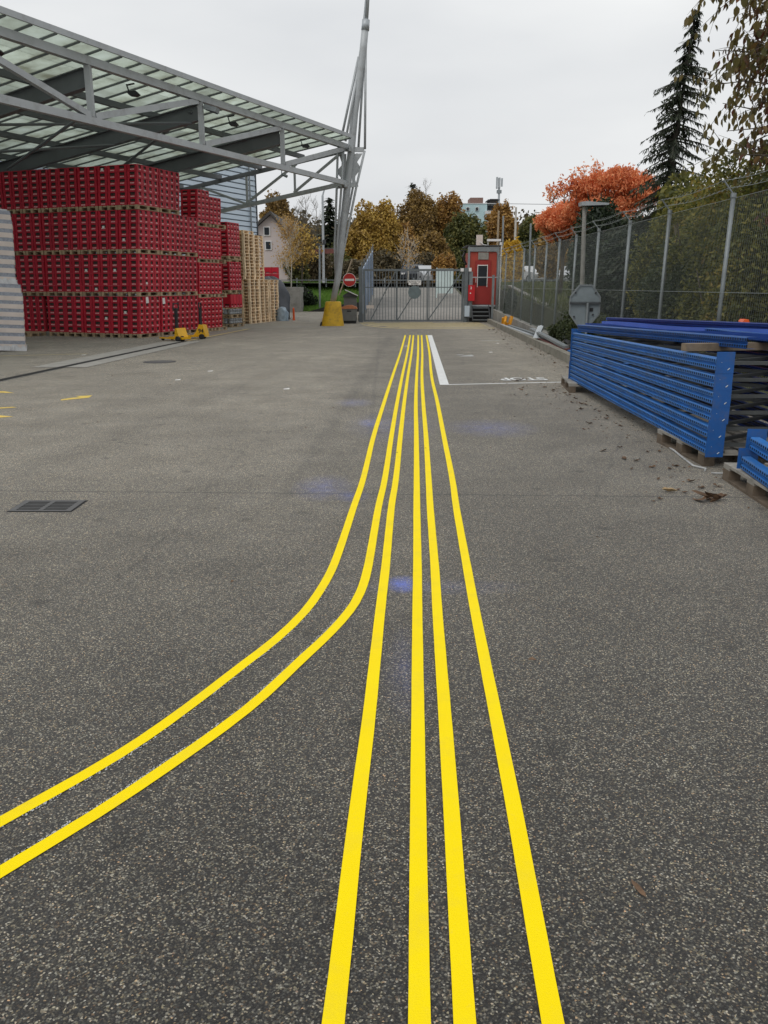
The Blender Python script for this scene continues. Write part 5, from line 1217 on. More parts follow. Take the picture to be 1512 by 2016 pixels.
def tree(name, x, y, ztop, zbot, rx, mat, label, n=9000, size=.34, nl=26, seed=1, trunk=.2, ry=None, bark='bark', group=None, lobe=.42, cat='tree', hang=0., asp=.6):
    rs = np.random.RandomState(seed); z0 = hz(x, y); rz_ = (ztop - zbot) / 2; cz = (ztop + zbot) / 2
    t_ = thing(name, (x, y, z0), label, cat, group)
    P, L_ = crown_pts((rx, ry or rx, rz_), nl, n, rs, lobe=lobe)
    V, F = leafcloud(P, size, rs, asp, hang)
    put('crown', npmesh('crown', V, F, mat), t_, world=False, loc=(0, 0, cz - z0), kind=None)
    m_ = MB(); zt_ = cz - z0
    m_.tube([(0, 0, -.2), (.05 * rx, 0, zt_ * .4), (0, .03, zt_), (0, 0, zt_ + rz_ * .6)], [trunk, trunk * .8, trunk * .5, trunk * .15], 8)
    part('trunk', m_, bark, t_, world=False, smooth=True)
    lm = MB()
    for k in range(min(len(L_), 16)):
        e_ = L_[k]; s0 = (0, 0, max(.4, zt_ * .5 + rs.uniform(-.1, .4) * rz_)); mid = (e_[0] * .45, e_[1] * .45, (s0[2] + zt_ + e_[2]) / 2 + .1 * rz_); lm.tube([s0, mid, (e_[0] * 1.05, e_[1] * 1.05, zt_ + e_[2])], [trunk * .35, trunk * .22, trunk * .06], 5, cap=False)
    part('limbs', lm, bark, t_, world=False, kind='stuff')
    return t_
def tpx(pxc, ptop, pbot, pw, y):
    a = W(pxc, ptop, y); b_ = W(pxc, pbot, y); return a.x, a.z, b_.z, pw / 2 * y * .97 / 1600
OAK = [('oak_tree', 742, 386, 545, 112, 78, 'oak_yellow', 'golden yellow oak standing just right of the mast', 11000),
 ('oak_tree', 700, 440, 555, 80, 74, 'oak_yellow', 'lower yellow-brown oak directly behind the no-entry sign', 8000),
 ('oak_tree', 822, 366, 540, 105, 90, 'oak_brown', 'tallest brown oak in the middle of the tree line', 11000),
 ('oak_tree', 780, 420, 555, 100, 80, 'oak_orange', 'orange-brown oak between the golden and the tallest oak', 9000),
 ('oak_tree', 885, 372, 520, 82, 92, 'oak_orange', 'orange oak left of the light blue apartment block', 8000),
 ('oak_tree', 850, 450, 560, 90, 76, 'oak_brown', 'low brown oak behind the parked cars at the gate', 7000),
 ('maple_tree', 918, 408, 540, 92, 80, 'olive', 'dark olive-green tree in front of the apartment block', 10000),
 ('maple_tree', 985, 383, 545, 78, 88, 'oak_orange', 'orange pointed tree right of the apartment block', 8000),
 ('maple_tree', 1046, 418, 550, 70, 84, 'olive', 'olive-green tree between the pointed orange tree and the cherry', 7000),
 ('oak_tree', 545, 372, 520, 74, 82, 'oak_brown', 'brown tree rising behind the pink house roof', 7000),
 ('maple_tree', 1085, 445, 555, 70, 70, 'oak_brown', 'brown tree behind the cherry at left', 5000)]
for i, (nm, pc, pt_, pb, pw, y, mt, lb, n_) in enumerate(OAK):
    x, zt_, zb_, rx = tpx(pc, pt_, pb, pw, y); tree(nm, x, y, zt_, zb_, rx, mt, lb, n=int(n_ * 1.7), size=.28, seed=20 + i, nl=95, trunk=.25, ry=rx * .7, group='autumn trees behind the gate', lobe=.25)
# brush layer in front of the trees
def bush(x, y, w_, h, mat, label, seed, n=3500, size=.22, cat='bush', dp=None, name='bush', asp=.6):
    rs = np.random.RandomState(seed); z0 = hz(x, y); t_ = thing(name, (x, y, z0), label, cat)
    P, L_ = crown_pts((w_ / 2, dp or w_ / 3, h * .6), 16, n, rs, lobe=.5); P[:, 2] += h * .45; P[:, 2] = np.abs(P[:, 2])
    V, F = leafcloud(P, size, rs, asp); put('foliage', npmesh('foliage', V, F, mat), t_, world=False)
    m_ = MB()
    for k in range(7): a = rs.uniform(0, 6.28); m_.tube([(0, 0, -.1), (math.cos(a) * w_ * .12, math.sin(a) * w_ * .1, h * .4), (math.cos(a) * w_ * .3, math.sin(a) * w_ * .25, h * .8)], [.04, .025, .01], 5, cap=False)
    part('stems', m_, 'bark', t_, world=False, kind='stuff'); return t_
k = 0
for (pc, y, pt_, pw, mt, lb) in ((605, 68, 462, 80, 'brush', 'dark brushwood below the bare poplars'), (650, 70, 470, 80, 'olive', 'dull green thicket behind the street lamps'), (700, 66, 505, 70, 'brush', 'grey-brown thicket behind the no-entry sign'), (760, 68, 500, 90, 'brush', 'grey-brown thicket behind the left half of the gate'), (815, 72, 495, 80, 'brush', 'brown thicket above the gate sign'),
                               (872, 64, 488, 42, 'oak_orange', 'tawny upright shrub left of the booth'), (905, 70, 500, 50, 'olive', 'dark green shrub behind the booth edge'), (1010, 60, 470, 36, 'bright_yellow', 'bright yellow shrub right of the booth'), (985, 72, 488, 50, 'brush', 'brown brush behind the booth lamp'), (1060, 105, 490, 60, 'brush', 'brown brush behind the car park'), (560, 64, 520, 50, 'brush', 'brush below the pink house'), (585, 62, 500, 46, 'olive', 'green brush right of the pink house')):
    a = W(pc, pt_, y); zg = hz(a.x, y); bush(a.x, y, pw * y / 1600, a.z - zg, mt, lb, 60 + k, size=.26, n=4200); k += 1
# distant wooded hill
rs_ = np.random.RandomState(3); n = 60000; x = rs_.uniform(-110, 130, n); y = rs_.uniform(135, 215, n); z = np.array([hz(a, b_) for a, b_ in zip(x, y)])
cl = 2.2 + 2.2 * np.sin(x * .35 + 2 * np.sin(y * .11)) * np.sin(y * .21) + rs_.normal(0, .5, n)
P = np.stack([x, y, z + np.abs(cl) * rs_.uniform(.2, 1.5, n)], 1); V, F = leafcloud(P, 1.15, rs_, .7)
put('distant_wood', npmesh('distant_wood', V, F, 'brush'), label='dull brown-green wood on the far hillside behind the tree line', cat='wood', kind='stuff')
# conifers
def spruce(name, x, y, ztop, rbase, label, seed, nt=26, per=9, tw=26, mat='spruce', zb=1.0, droop=.35, group=None, tw_len=.22, wdt=.02, lean=0.):
    rs = random.Random(seed); z0 = hz(x, y); H_ = ztop - z0; t_ = thing(name, (x, y, z0), label, 'tree', group)
    part('trunk', MB().tube([(-lean, 0, -.1), (-lean * .5, 0, H_ * .5), (0, 0, H_)], [H_ * .018, H_ * .011, .01], 8), 'bark_dark', t_, world=False, smooth=True)
    V = []; F = []; bm_ = MB()
    for i in range(nt):
        u = (i + .5) / nt; z = zb + (H_ - zb) * (1 - (1 - u) ** 1.0); rad = rbase * (1 - u) ** .85 * rs.uniform(.75, 1.15) + .12
        for k in range(per if u < .85 else 6):
            a = rs.uniform(0, 6.283); z = zb + (H_ - zb) * (i + .5 + rs.uniform(-.9, .9)) / nt; r_ = rad * rs.uniform(.55, 1.15); dx, dy = math.cos(a), math.sin(a); sx0 = -lean * (1 - z / H_); pts = []
            dr = droop * r_ * rs.uniform(.7, 1.3)
            for j in range(7):
                q = j / 6; pts.append((sx0 + dx * r_ * q, dy * r_ * q, z + r_ * .08 * q - dr * (q ** 1.4) + dr * .25 * max(0, q - .7)))
            bm_.tube([pts[0], pts[3], pts[6]], [.02 + .01 * r_, .012, .003], 3, cap=False)
            nn = int(tw * (.5 + r_ / rbase))
            for j in range(nn):
                q = rs.uniform(.06, 1.); f_ = q * 6; i0 = min(5, int(f_)); fr_ = f_ - i0; p_ = [pts[i0][c] + (pts[i0 + 1][c] - pts[i0][c]) * fr_ for c in range(3)]
                ln = tw_len * rs.uniform(.5, 1.4) * (1.15 - q * .6) ; sd_ = rs.choice((-1, 1)) * rs.uniform(0, .9); ox = (-dy * sd_ + dx * rs.uniform(.1, .6)) * ln; oy = (dx * sd_ + dy * rs.uniform(.1, .6)) * ln; oz = -ln * rs.uniform(.25, 1.0) * (1 if droop > .3 else .4)
                wx, wy = -oy, ox; wl = math.hypot(wx, wy) + 1e-6; ww_ = wdt * rs.uniform(.7, 1.5); o_ = len(V)
                V += [(p_[0] - wx / wl * ww_, p_[1] - wy / wl * ww_, p_[2] + .5 * ww_), (p_[0] + wx / wl * ww_, p_[1] + wy / wl * ww_, p_[2] - .5 * ww_), (p_[0] + ox * .7 + wx / wl * ww_, p_[1] + oy * .7 + wy / wl * ww_, p_[2] + oz * .6), (p_[0] + ox, p_[1] + oy, p_[2] + oz)]; F.append((o_, o_ + 1, o_ + 2, o_ + 3))
    part('branches', bm_, 'bark_dark', t_, world=False, kind='stuff')
    put('crown', npmesh('crown', np.array(V), np.array(F), mat), t_, world=False); return t_
a = W(1369, 22, 22.5); spruce('spruce_tree', a.x, 22.5, a.z, 1.7, 'tall thin dark spruce rising behind the mesh fence at right', 5, nt=36, per=9, tw=36, zb=1.0, droop=.5, tw_len=.21, wdt=.016, lean=.55)
a = W(648, 392, 78); spruce('spruce_tree', a.x, 78, a.z, 2.3, 'small dark spruce seen just left of the mast', 8, nt=26, per=9, tw=16, zb=1, droop=.2, tw_len=.7, wdt=.09)
a = W(813, 362, 100); spruce('spruce_tree', a.x, 100, a.z, 3.0, 'dark conifer top poking out of the brown oaks', 9, nt=22, per=9, tw=14, zb=4, droop=.2, tw_len=.8, wdt=.1)
# cherry
x, zt_, zb_, rx = tpx(1212, 322, 450, 190, 33); tree('cherry_tree', x, 33, zt_, zb_, rx, 'cherry', 'flaming orange cherry tree behind the fence, its taller right crown', n=17000, size=.135, nl=110, seed=91, trunk=.12, ry=1.6, lobe=.22, hang=-.8, asp=.45)
x, zt_, zb_, rx = tpx(1112, 392, 480, 115, 36); tree('cherry_tree', x, 36, zt_, zb_, rx, 'cherry', 'smaller orange-red cherry crown left of the lamp post', n=11000, size=.14, nl=70, seed=92, trunk=.1, ry=1.4, lobe=.26, asp=.45)
x, zt_, zb_, rx = tpx(1150, 372, 470, 90, 34.5); tree('cherry_tree', x, 34.5, zt_, zb_, rx, 'cherry', 'middle orange cherry crown between the tall and the small one', n=8000, size=.13, nl=70, seed=97, trunk=.08, ry=1.2, lobe=.24, asp=.45)
rs = np.random.RandomState(94); t1 = thing('cherry_shoots', (0, 33, 0), 'thin upright leafy shoots above the orange cherry', 'branches'); P = []; m_ = MB()
for k in range(34):
    px = rs.uniform(1075, 1295); p0_ = W(px, 400, 33 + rs.uniform(-1, 1)); top = W(px + rs.uniform(-14, 14), (318 if 1110 < px < 1240 else 352) + rs.uniform(0, 40), 33)
    m_.tube([p0_, (p0_ + top) / 2 + Vector((.05, 0, 0)), top], [.015, .01, .004], 4, cap=False)
    for j in range(46): q = rs.uniform(.3, 1.); pp_ = p0_ + (top - p0_) * q; P.append((pp_.x + rs.normal(0, .09), pp_.y + rs.normal(0, .09), pp_.z + rs.normal(0, .08)))
V, F = leafcloud(np.array(P), .14, rs, .45); put('leaves', npmesh('leaves', V, F, 'cherry'), t1); part('shoots', m_, 'bark', t1, kind='stuff')
# dark conifer hedge under cherry and behind fence
for k, (pc, pt_, pw, y, mt, lb) in enumerate(((1190, 412, 120, 28, 'dark_green', 'dark evergreen below the tall cherry crown'), (1262, 420, 110, 26, 'dark_green', 'dark evergreen between the cherry and the spruce'), (1335, 395, 110, 24, 'dark_green', 'dark evergreen mass at the foot of the spruce'), (1230, 470, 120, 25, 'dark_green', 'deep shaded evergreen behind the fence posts'))):
    a = W(pc, pt_, y); bush(a.x, y, pw * y / 1600 * 1.1, a.z - hz(a.x, y), mt, lb, 120 + k, n=15000, size=.17, dp=1.3, name='evergreen_shrub', cat='shrub', asp=.35)
for k, (pc, y) in enumerate(((1187, 26), (1215, 27.5), (1170, 29))):
    a = W(pc, 520, y); part('dark_trunk', MB().tube([(a.x, y, 0), (a.x + .1, y, 1.6), (a.x + .05, y, 3.2)], [.2, .16, .12], 8), 'bark_dark', None, label='%s shaded tree trunk seen through the mesh fence' % ('leftmost', 'middle', 'rearmost')[(1, 0, 2)[k] if k < 2 else 2], cat='tree trunk')
# leafy thicket right behind the fence
SH = [(1300, 400, 100, 18.5, 'shrub'), (1370, 372, 150, 16.5, 'shrub'), (1440, 352, 150, 15.0, 'shrub'), (1510, 330, 160, 13.5, 'shrub'), (1470, 470, 180, 12.6, 'shrub'), (1560, 380, 200, 11.5, 'shrub'), (1390, 500, 120, 14.5, 'shrub'), (1600, 420, 260, 9.8, 'shrub'), (1320, 520, 110, 16.5, 'ivy')]
SLB = ['yellow-green shrub behind the fence left of the spruce foot', 'tall yellow-green shrub behind the fence right of the spruce', 'tall leafy shrub behind the second nearest fence post', 'large leafy shrub at the right edge behind the fence', 'low dense shrub at the right behind the mesh', 'outermost leafy shrub beyond the right edge', 'low leafy shrub between the two nearest posts', 'nearest leafy shrub outside the right edge', 'dark low shrub behind the third fence post']
for k, (pc, pt_, pw, y, mt) in enumerate(SH):
    a = W(pc, pt_, y); xx_ = max(a.x, 5.2 + pw * y / 3200 * .7) + (.75 if k in (4, 5, 7) else .15); bush(xx_, y, pw * y / 1600 * 1.15, (a.z - hz(a.x, y)) * (.8 if k in (5, 7) else 1), mt, SLB[k], 140 + k, n=9000 if k in (4, 5, 7) else 16000, size=.085, dp=.95, name='leafy_shrub', cat='shrub', asp=.5)
# back screen of taller greenery behind, deeper
for k, (pc, pt_, pw, y) in enumerate(((1400, 330, 200, 21), (1500, 300, 220, 19), (1600, 260, 260, 17))):
    a = W(pc, pt_, y); bush(a.x, y, pw * y / 1600, a.z - hz(a.x, y), 'shrub', 'taller dull green tree mass %s behind the fence thicket' % ('left', 'centre', 'right')[k], 170 + k, n=15000, size=.15, dp=1.2, name='backing_tree', cat='tree')
for k, (pc, y, w_, h) in enumerate(((1085, 21.3, 1.1, 1.05), (1120, 19.7, 1.0, 1.0), (1060, 23.4, .7, .6), (985, 34.5, .5, 1.1))):
    a = W(pc, 640, y); bush((4.9, 4.9, 4.95, 5.2)[k], y, w_, h, 'ivy' if k < 3 else 'dark_green', ['ivy clump over the plinth beside the octagonal sign', 'ivy clump behind the octagonal sign pole', 'small weeds on the plinth left of the ivy', 'weeds growing up the booth side of the fence'][k], 180 + k, n=3500, size=.07, dp=.3)
a = W(590, 590, 54); bush(a.x, 54.5, 1.9, 1.25, 'dark_green', 'dark round shrub at the left foot of the grass bank', 190, n=5000, size=.13)
# near hanging-leaf tree
rs = np.random.RandomState(55)
nt_ = thing('broadleaf_tree', (8.2, 13.6, .1), 'overhanging broadleaf tree with drooping brown-green leaves at top right', 'tree')
bm_ = MB(); bm_.tube([(8.2, 13.6, 0), (8.1, 13.6, 2.5), (7.9, 13.5, 5), (7.6, 13.3, 8.5)], [.17, .14, .1, .03], 10); part('trunk', bm_, 'bark', nt_, smooth=True)
P = []; D = []
tw_ = MB(); mains = []
for k in range(80):
    z = 2.5 + k * .066 + rs.uniform(-.1, .1); a = rs.uniform(-.95, .8) + math.pi; ln = rs.uniform(1.6, 2.9) * (1.08 - .03 * abs(z - 5.2))
    s0 = np.array([8.0 - .06 * (z - 3), 13.5, z - .3]); d = np.array([math.cos(a), math.sin(a) * .8, rs.uniform(-.05, .45)]); pts = []
    for j in range(7): q = j / 6; pts.append(tuple(s0 + d * ln * q + np.array([0, 0, -.35 * q * q * ln * .3]) + rs.normal(0, .03, 3)))
    mains.append(pts); m_ = MB(); m_.tube(pts, [.04, .032, .026, .02, .015, .01, .005], 5, cap=False); part('branch', m_, 'bark', nt_)
for pts in mains:
    for j in range(15):
        q = rs.uniform(.25, 1.0); i0 = min(5, int(q * 6)); p = np.array(pts[i0]) + (np.array(pts[i0 + 1]) - np.array(pts[i0])) * (q * 6 - i0)
        d = rs.normal(0, 1, 3); d[0] -= .6; d[2] = d[2] * .55 - .1; d /= np.linalg.norm(d); l_ = rs.uniform(.3, .95)
        tp_ = [tuple(p + d * l_ * u + np.array([0, 0, -.12 * u * u])) for u in (0, .35, .7, 1.)]; tw_.tube(tp_, [.007, .005, .004, .002], 3, cap=False)
        for u in np.linspace(.2, 1, 6): P.append(p + d * l_ * u + np.array([0, 0, -.12 * u * u]) + rs.normal(0, .015, 3))
part('twigs', tw_, 'bark', nt_).__setitem__('kind', 'stuff')
P = np.array(P)
def hangleaf(P, rs, size):
    n = len(P); ln = size * rs.uniform(.7, 1.3, n)[:, None]; wd = ln * rs.uniform(.22, .36, n)[:, None]
    d = np.stack([rs.normal(-.05, .35, n), rs.normal(0, .35, n), -np.ones(n)], 1); d /= np.linalg.norm(d, axis=1)[:, None]
    q = rs.normal(0, 1, (n, 3)); q[:, 2] *= .3; q -= d * (q * d).sum(1)[:, None]; q /= np.linalg.norm(q, axis=1)[:, None]; nn = np.cross(d, q)
    S_ = [(0, 0, 0), (.3, .85, .12), (.65, .8, .14), (1.05, 0, -.05), (.65, -.8, .14), (.3, -.85, .12)]
    V = np.stack([P + d * ln * a + q * wd * b_ + nn * ln * c for a, b_, c in S_], 1).reshape(-1, 3)
    F = (np.arange(n)[:, None] * 6 + np.array([[0, 1, 2, 3]])).reshape(-1, 4); F2 = (np.arange(n)[:, None] * 6 + np.array([[0, 3, 4, 5]])).reshape(-1, 4)
    return V, np.concatenate([F, F2])
# the 240 leaves hanging lowest towards the yard are single leaves
order = np.argsort(P[:, 0]); near_i = order[:260]; far_i = order[260:]
V, F = hangleaf(P[far_i], rs, .118); put('crown', npmesh('crown', V, F, 'near_leaf'), nt_, kind='stuff')
lms = []
for k in range(6):
    V, F = hangleaf(np.zeros((1, 3)), rs, .118); lms.append(npmesh('leaf', V, F, 'near_leaf'))
for i, ii in enumerate(near_i):
    p = P[ii]; o = put('leaf', lms[i % 6], nt_, world=False, loc=(p[0] - 8.2, p[1] - 13.6, p[2] - .1)); o.rotation_euler = (0, 0, rs.uniform(0, 6.28))
# bare poplars, birch
def bare(name, x, y, ztop, label, seed, spread, bark_='bark', leafmat_=None, nlf=0, lsize=.1, r0_=.09, n1=34):
    rs = random.Random(seed); z0 = hz(x, y); H_ = ztop - z0; t_ = thing(name, (x, y, z0), label, 'tree')
    part('trunk', MB().tube([(0, 0, 0), (.1, 0, H_ * .5), (0, 0, H_)], [r0_, r0_ * .6, .01], 7), bark_, t_, world=False, smooth=True)
    m_ = MB(); P = []
    for k in range(n1):
        z = H_ * rs.uniform(.25, .95); a = rs.uniform(0, 6.28); l_ = spread * (1.1 - z / H_) * rs.uniform(.6, 1.2) + .3; up_ = rs.uniform(.6, 1.3)
        e_ = (math.cos(a) * l_, math.sin(a) * l_, z + l_ * up_); md = (e_[0] * .5, e_[1] * .5, z + l_ * up_ * .4); m_.tube([(0, 0, z), md, e_], [r0_ * .2, r0_ * .1, .006], 4, cap=False)
        for j in range(7):
            q = rs.uniform(.3, 1); b0_ = [e_[0] * q, e_[1] * q, z + (e_[2] - z) * q]; c = [b0_[0] + rs.uniform(-.4, .4), b0_[1] + rs.uniform(-.4, .4), b0_[2] + rs.uniform(.1, .8)]; m_.tube([b0_, c], [.012, .004], 3, cap=False); P.append(c); P.append([(b0_[i] + c[i]) / 2 for i in range(3)])
    part('branches', m_, bark_, t_, world=False, kind='stuff')
    if nlf:
        r2 = np.random.RandomState(seed); P = np.array(P); Q_ = P[r2.randint(0, len(P), nlf)] + r2.normal(0, .22, (nlf, 3)); V, F = leafcloud(Q_, lsize, r2, .7); put('crown', npmesh('crown', V, F, leafmat_), t_, world=False)
for k, (pc, pt_, y, lb) in enumerate(((601, 392, 75, 'bare poplar with fine twigs left of the tall street lamp'), (622, 398, 80, 'thin bare poplar just left of the street lamp'), (590, 410, 82, 'bare tree right of the pink house roof'), (838, 352, 96, 'bare treetop above the brown oaks'))):
    a = W(pc, pt_, y); bare('bare_tree', a.x, y, a.z, lb, 200 + k, 1.8, 'bark')
a = W(569, 445, 56); bare('birch_tree', a.x, 56, a.z, 'yellowing birch with white trunk in front of the pink house', 210, .9, 'birch_bark', 'birch_leaf', 1600, .11, .05, 30)
a = W(592, 470, 60); bare('birch_tree', a.x, 60, a.z, 'small golden tree right of the birch', 211, 1.0, 'bark', 'oak_yellow', 2000, .17, .07, 40)
a = W(803, 470, 62); bare('birch_tree', a.x, 62, a.z, 'thin pale-stemmed birch behind the gate sign', 212, .9, 'birch_bark', 'birch_leaf', 300, .15, .06, 20)

# ------------------------------------------------------------------ far buildings
hx = W(517, 400, 62).x; pe = W(533, 420, 62); hr = W(582, 470, 62)
ho = thing('pink_house', (pe.x, 62, 1.7), 'pale pink gabled house partly hidden behind the clad building', 'house')
wl = pe.x - 3.6; wr = hr.x
m_ = MB().prism([(wl, 1.6), (wr, 1.6), (wr, hr.z - .6), (pe.x, pe.z - .1), (wl, hr.z - 1.4)], lambda u, v, d: (u, d, v), 62, 72); part('wall', m_, 'house_pink', ho)
part('roof', MB().prism([(pe.x, pe.z - .08), (wr + .4, hr.z - .8), (wr + .4, hr.z - .62), (pe.x, pe.z + .15), (wl - .3, hr.z - 1.35), (wl - .3, hr.z - 1.55)], lambda u, v, d: (u, d, v), 61.6, 72.3), 'roof_dark', ho)
for px, py in ((525, 455), (528, 483)):
    c_ = W(px, py, 61.9); f_ = part('window', MB().box(c_.x - .24, c_.x + .24, 61.93, 61.99, c_.z - .32, c_.z + .32), 'white_frame', ho); part('pane', MB().box(c_.x - .17, c_.x + .17, 61.9, 61.925, c_.z - .25, c_.z + .25), 'pane_dark', f_)
# concrete abutment left of bank, dark wedge
a = W(560, 565, 52); b_ = W(592, 612, 52)
part('abutment', MB().box(a.x - 4.2, b_.x, 52, 56, -.05, 1.5), 'concrete', None, label='weathered concrete abutment wall left of the grass bank', cat='wall')
m_ = MB().prism([(W(600, 612, 53).x, -.05), (-1.28, -.05), (-1.28, .62), (W(640, 600, 53).x, .3)], lambda u, v, d: (u, d, v), 53.0, 53.3); part('low_dark_wall', m_, 'blue_dark_wall', None, label='low dark retaining wall at the foot of the grass bank', cat='wall')
# apartment block
ab = thing('apartment_block', (W(945, 445, 165).x, 165, 10), 'light blue apartment block with balconies above the trees', 'building')
def bx(px0, px1, py0, py1, y, dp, nm, mt, par=ab, pr_=0.):
    a = W(px0, py0, y); b2 = W(px1, py1, y); return part(nm, MB().box(a.x, b2.x, y - pr_, y + dp, b2.z, a.z), mt, par)
bx(906, 957, 401, 470, 165, 12, 'wall', 'apartment'); bx(957.2, 1000, 401, 470, 166, 11, 'side_wall', 'apartment_pale')
bx(905, 985, 400, 401.2, 164.9, 12.2, 'roof_edge', 'apartment_pale')
bx(926, 951, 389, 400, 167, 5, 'lift_house', 'brown_box'); bx(965, 984, 391.5, 400, 167, 5, 'roof_house', 'roof_dark'); bx(961, 984, 392.5, 394, 166.5, 5, 'roof_slab', 'black')
for px, py in ((921, 411), (939, 411), (938, 428)):
    f_ = bx(px - 3.2, px + 3.2, py - 3.6, py + 3.8, 164.8, .1, 'window', 'white_frame'); bx(px - 2.3, px - .3, py - 2.8, py + 3, 164.7, .05, 'pane', 'pane_dark', f_); bx(px + .3, px + 2.3, py - 2.8, py + 3, 164.7, .05, 'pane', 'pane_dark', f_)
for py in (404.5, 424):
    bx(958, 985, py, py + 9, 165.9, .05, 'balcony_recess', 'pane_dark'); bx(955, 985, py + 10.5, py + 17, 164.6, .3, 'balcony', 'apartment_pale')
am_ = thing('radio_mast', (W(983, 395, 167).x, 167, 18), 'thin antenna mast with panel aerials above the apartment block', 'antenna')
a = W(982, 400, 167); b_ = W(983, 350, 167); part('mast_pole', MB().tube([a, b_], .22, 6), 'zinc_light', am_)
for k, dx in enumerate((-.45, .05, .5)): part('panel_aerial', MB().box(b_.x + dx - .16, b_.x + dx + .16, 166.6, 166.9, b_.z - 2.0 + .2 * k, b_.z + .1 - .1 * k), 'zinc_light', am_)
part('mast_equipment', MB().box(b_.x - .4, b_.x + .5, 166.7, 167.2, b_.z - 2.8, b_.z - 2.2), 'zinc', am_)
# street lamps and poles
def pole(name, px, pbot, ptop, y, r, mat, label, cat='pole', extra=None, ptx=None):
    a = W(px, pbot, y); b2 = W(ptx or px, ptop, y); t_ = thing(name, (a.x, y, a.z), label, cat); zg = min(a.z, hz(a.x, y))
    part('shaft', MB().tube([(a.x, y, zg), b2], [r, r * .75], 8), mat, t_)
    if extra: extra(t_, b2)
    return t_
def lamp_curve(t_, b2): part('arm', MB().tube([b2, b2 + Vector((.15, 0, .45)), b2 + Vector((.6, 0, .75)), b2 + Vector((1.3, 0, .9))], [.06, .05, .045, .04], 8), 'zinc_light', t_); part('lamp_head', MB().beam(b2 + Vector((1.2, 0, .9)), b2 + Vector((1.75, 0, .98)), .2, .1), 'dark_grey', t_)
pole('street_lamp', 637, 558, 385, 60, .1, 'zinc_light', 'tall pale street lamp with curved arm left of the mast', 'street lamp', lamp_curve, 635)
def small_head(t_, b2): part('lamp_head', MB().box(b2.x - .2, b2.x + .35, b2.y - .1, b2.y + .1, b2.z, b2.z + .08).box(b2.x + .2, b2.x + .4, b2.y - .12, b2.y + .12, b2.z + .05, b2.z + .3), 'dark_grey', t_)
pole('lamp_post', 629, 570, 482, 54, .07, 'zinc', 'short grey lamp post beside the tall street lamp', 'lamp post', small_head)
pole('utility_pole', 977, 545, 415, 70, .1, 'wood_pole', 'first thin wooden pole right of the apartment block, nearest the booth', 'pole', None, 982)
pole('utility_pole', 988, 545, 425, 74, .1, 'zinc', 'second thin grey pole right of the booth', 'pole', None, 991)
pole('utility_pole', 1012, 545, 408, 66, .1, 'birch_bark', 'pale whitish pole right of the two poles by the booth', 'pole', None, 1016)
pole('utility_pole', 1042, 545, 440, 72, .1, 'zinc', 'short grey pole left of the small cherry', 'pole', None, 1045)
def booth_lamp(t_, b2): part('lamp_head', MB().box(b2.x - .05, b2.x + .62, b2.y - .1, b2.y + .1, b2.z, b2.z + .1), 'white_frame', t_)
pole('booth_lamp', 961, 495, 475, 42, .03, 'white_frame', 'small white lamp on a post behind the booth roof', 'lamp', booth_lamp)
def big_head(t_, b2):
    part('lamp_head', MB().prism([(-.12, 0), (.62, .02), (.65, .07), (.0, .12), (-.14, .1)], lambda u, v, d: (b2.x + u, b2.y + d, b2.z + v), -.2, .2), 'zinc_light', t_); part('lens', MB().box(b2.x + .1, b2.x + .55, b2.y - .14, b2.y + .14, b2.z - .012, b2.z - .002), 'pane_dark', t_)
pole('lamp_post', 1146, 600, 406, 24.5, .075, 'concrete', 'sturdy grey lamp post with flat head behind the mesh fence', 'lamp post', big_head, 1151)
for k, (p0x, p0y, p1x, p1y) in enumerate(((667, 540, 693, 511), (692, 508, 709, 548))):
    a = W(p0x, p0y, 50); b_ = W(p1x, p1y, 50); a.z = a.z - 1.2; part('leaning_pole', MB().tube([a, b_], .045, 6), 'wood_pole', None, label='%s pale wooden pole of the A-shaped pair above the no-entry sign' % ('left' if k == 0 else 'right'), cat='pole')
# overhead wires
for k, (y0, y1) in enumerate(((492, 500), (400, 403))):
    a = W(560, y0 - 10, 66) if k == 0 else W(985, 401, 120); b_ = W(672, y1 - 12, 66) if k == 0 else W(1180, 396, 120)
    part('overhead_wire', MB().tube([a, (a + b_) / 2 - Vector((0, 0, .25)), b_], .03, 4), 'dark_grey', None, label=['dark overhead line crossing behind the mast', 'thin overhead wire right of the apartment block'][k], cat='wire')
a = W(602, 496, 66); b_ = W(665, 494, 66); part('gantry_beam', MB().beam(a, b_, .2, .35), 'rust', None, label='rust-brown horizontal beam far behind the mast', cat='beam')
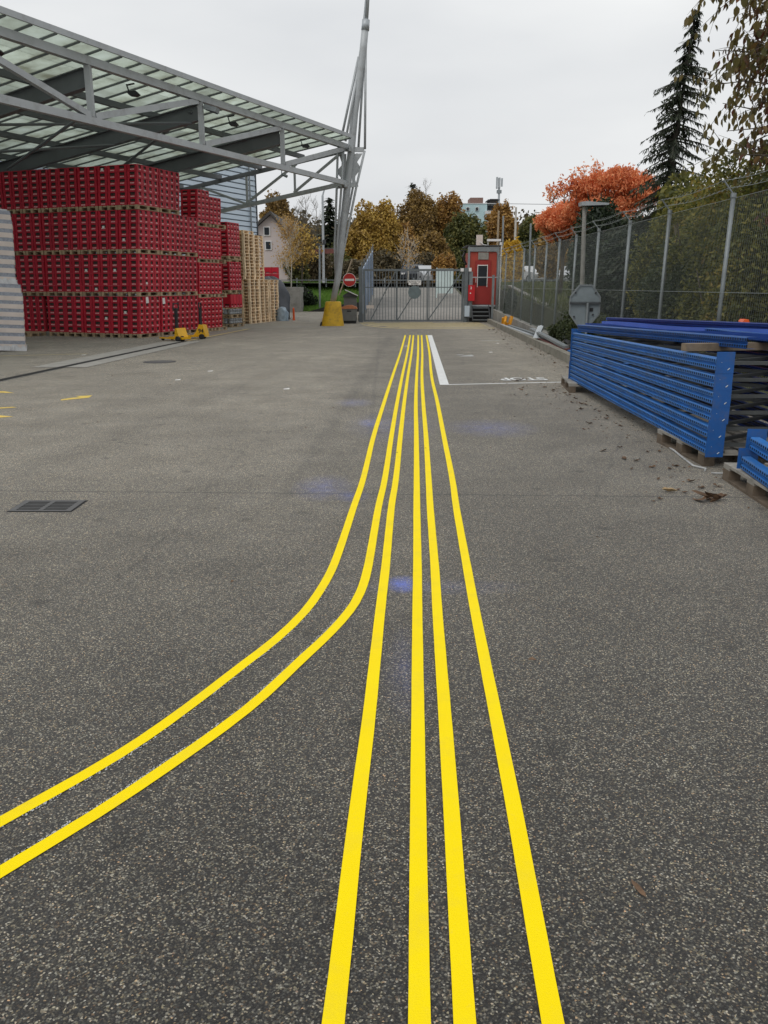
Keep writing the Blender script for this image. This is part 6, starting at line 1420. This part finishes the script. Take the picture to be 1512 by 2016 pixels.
# cars
def car(px, py, y, mat, label, rz_=0, van=False, s_=1.):
    a = W(px, py, y); t_ = thing('parked_car', (a.x, y, a.z), label, 'car' if not van else 'van', 'cars parked on the far road', rz=rz_)
    if van: pr_ = [(-2.4, .3), (2.3, .3), (2.4, .9), (2.1, 1.2), (1.5, 1.95), (-2.4, 2.0)]; gl = [(1.1, 1.25), (1.95, 1.22), (1.45, 1.85), (1.1, 1.88)]
    else: pr_ = [(-2.15, .3), (2.15, .3), (2.2, .65), (1.9, .85), (1.0, .95), (.4, 1.4), (-1.0, 1.45), (-1.8, 1.0), (-2.15, .9)]; gl = [(-1.55, .98), (.85, .96), (.33, 1.35), (-.95, 1.39)]
    part('body', MB().prism(pr_, lambda u, v, d: (u, d, v), -.82, .82), mat, t_, world=False)
    part('windows', MB().prism(gl, lambda u, v, d: (u, d, v), -.83, .83), 'car_glass', t_, world=False)
    for x in (-1.35, 1.35):
        for s2 in (-1, 1):
            w2 = part('wheel', MB().tube([(x, s2 * .78 - .1, .32), (x, s2 * .78 + .1, .32)], .32, 14), 'rubber', t_, world=False); part('rim', MB().tube([(x, s2 * .78 - .105, .32), (x, s2 * .78 + .105, .32)], .18, 10), 'zinc_light', w2, world=False)
    part('lamp', MB().box(2.15, 2.22, -.75, -.5, .6, .72).box(2.15, 2.22, .5, .75, .6, .72), 'white_frame', t_, world=False)
car(841, 560, 66, 'car_silver', 'silver car with dark windows seen through the gate', R(-80)); car(812, 556, 68, 'car_dark', 'dark car left of the silver one behind the gate', R(-95))
car(872, 555, 78, 'car_white', 'white van roof showing above the gate right side', R(-95), True); car(1038, 557, 74, 'car_white', 'white car leftmost behind the mesh fence', R(-65)); car(1112, 557, 76, 'car_silver', 'silver car behind the fence, left of the lamp post', R(-110)); car(1200, 560, 64, 'car_white', 'white van behind the fence between the dark trunks', R(-70), True)
car(986, 560, 66, 'car_dark', 'dark car just right of the booth', R(70)); car(1078, 557, 80, 'car_dark', 'dark car between the white and silver cars behind the fence', R(-70))
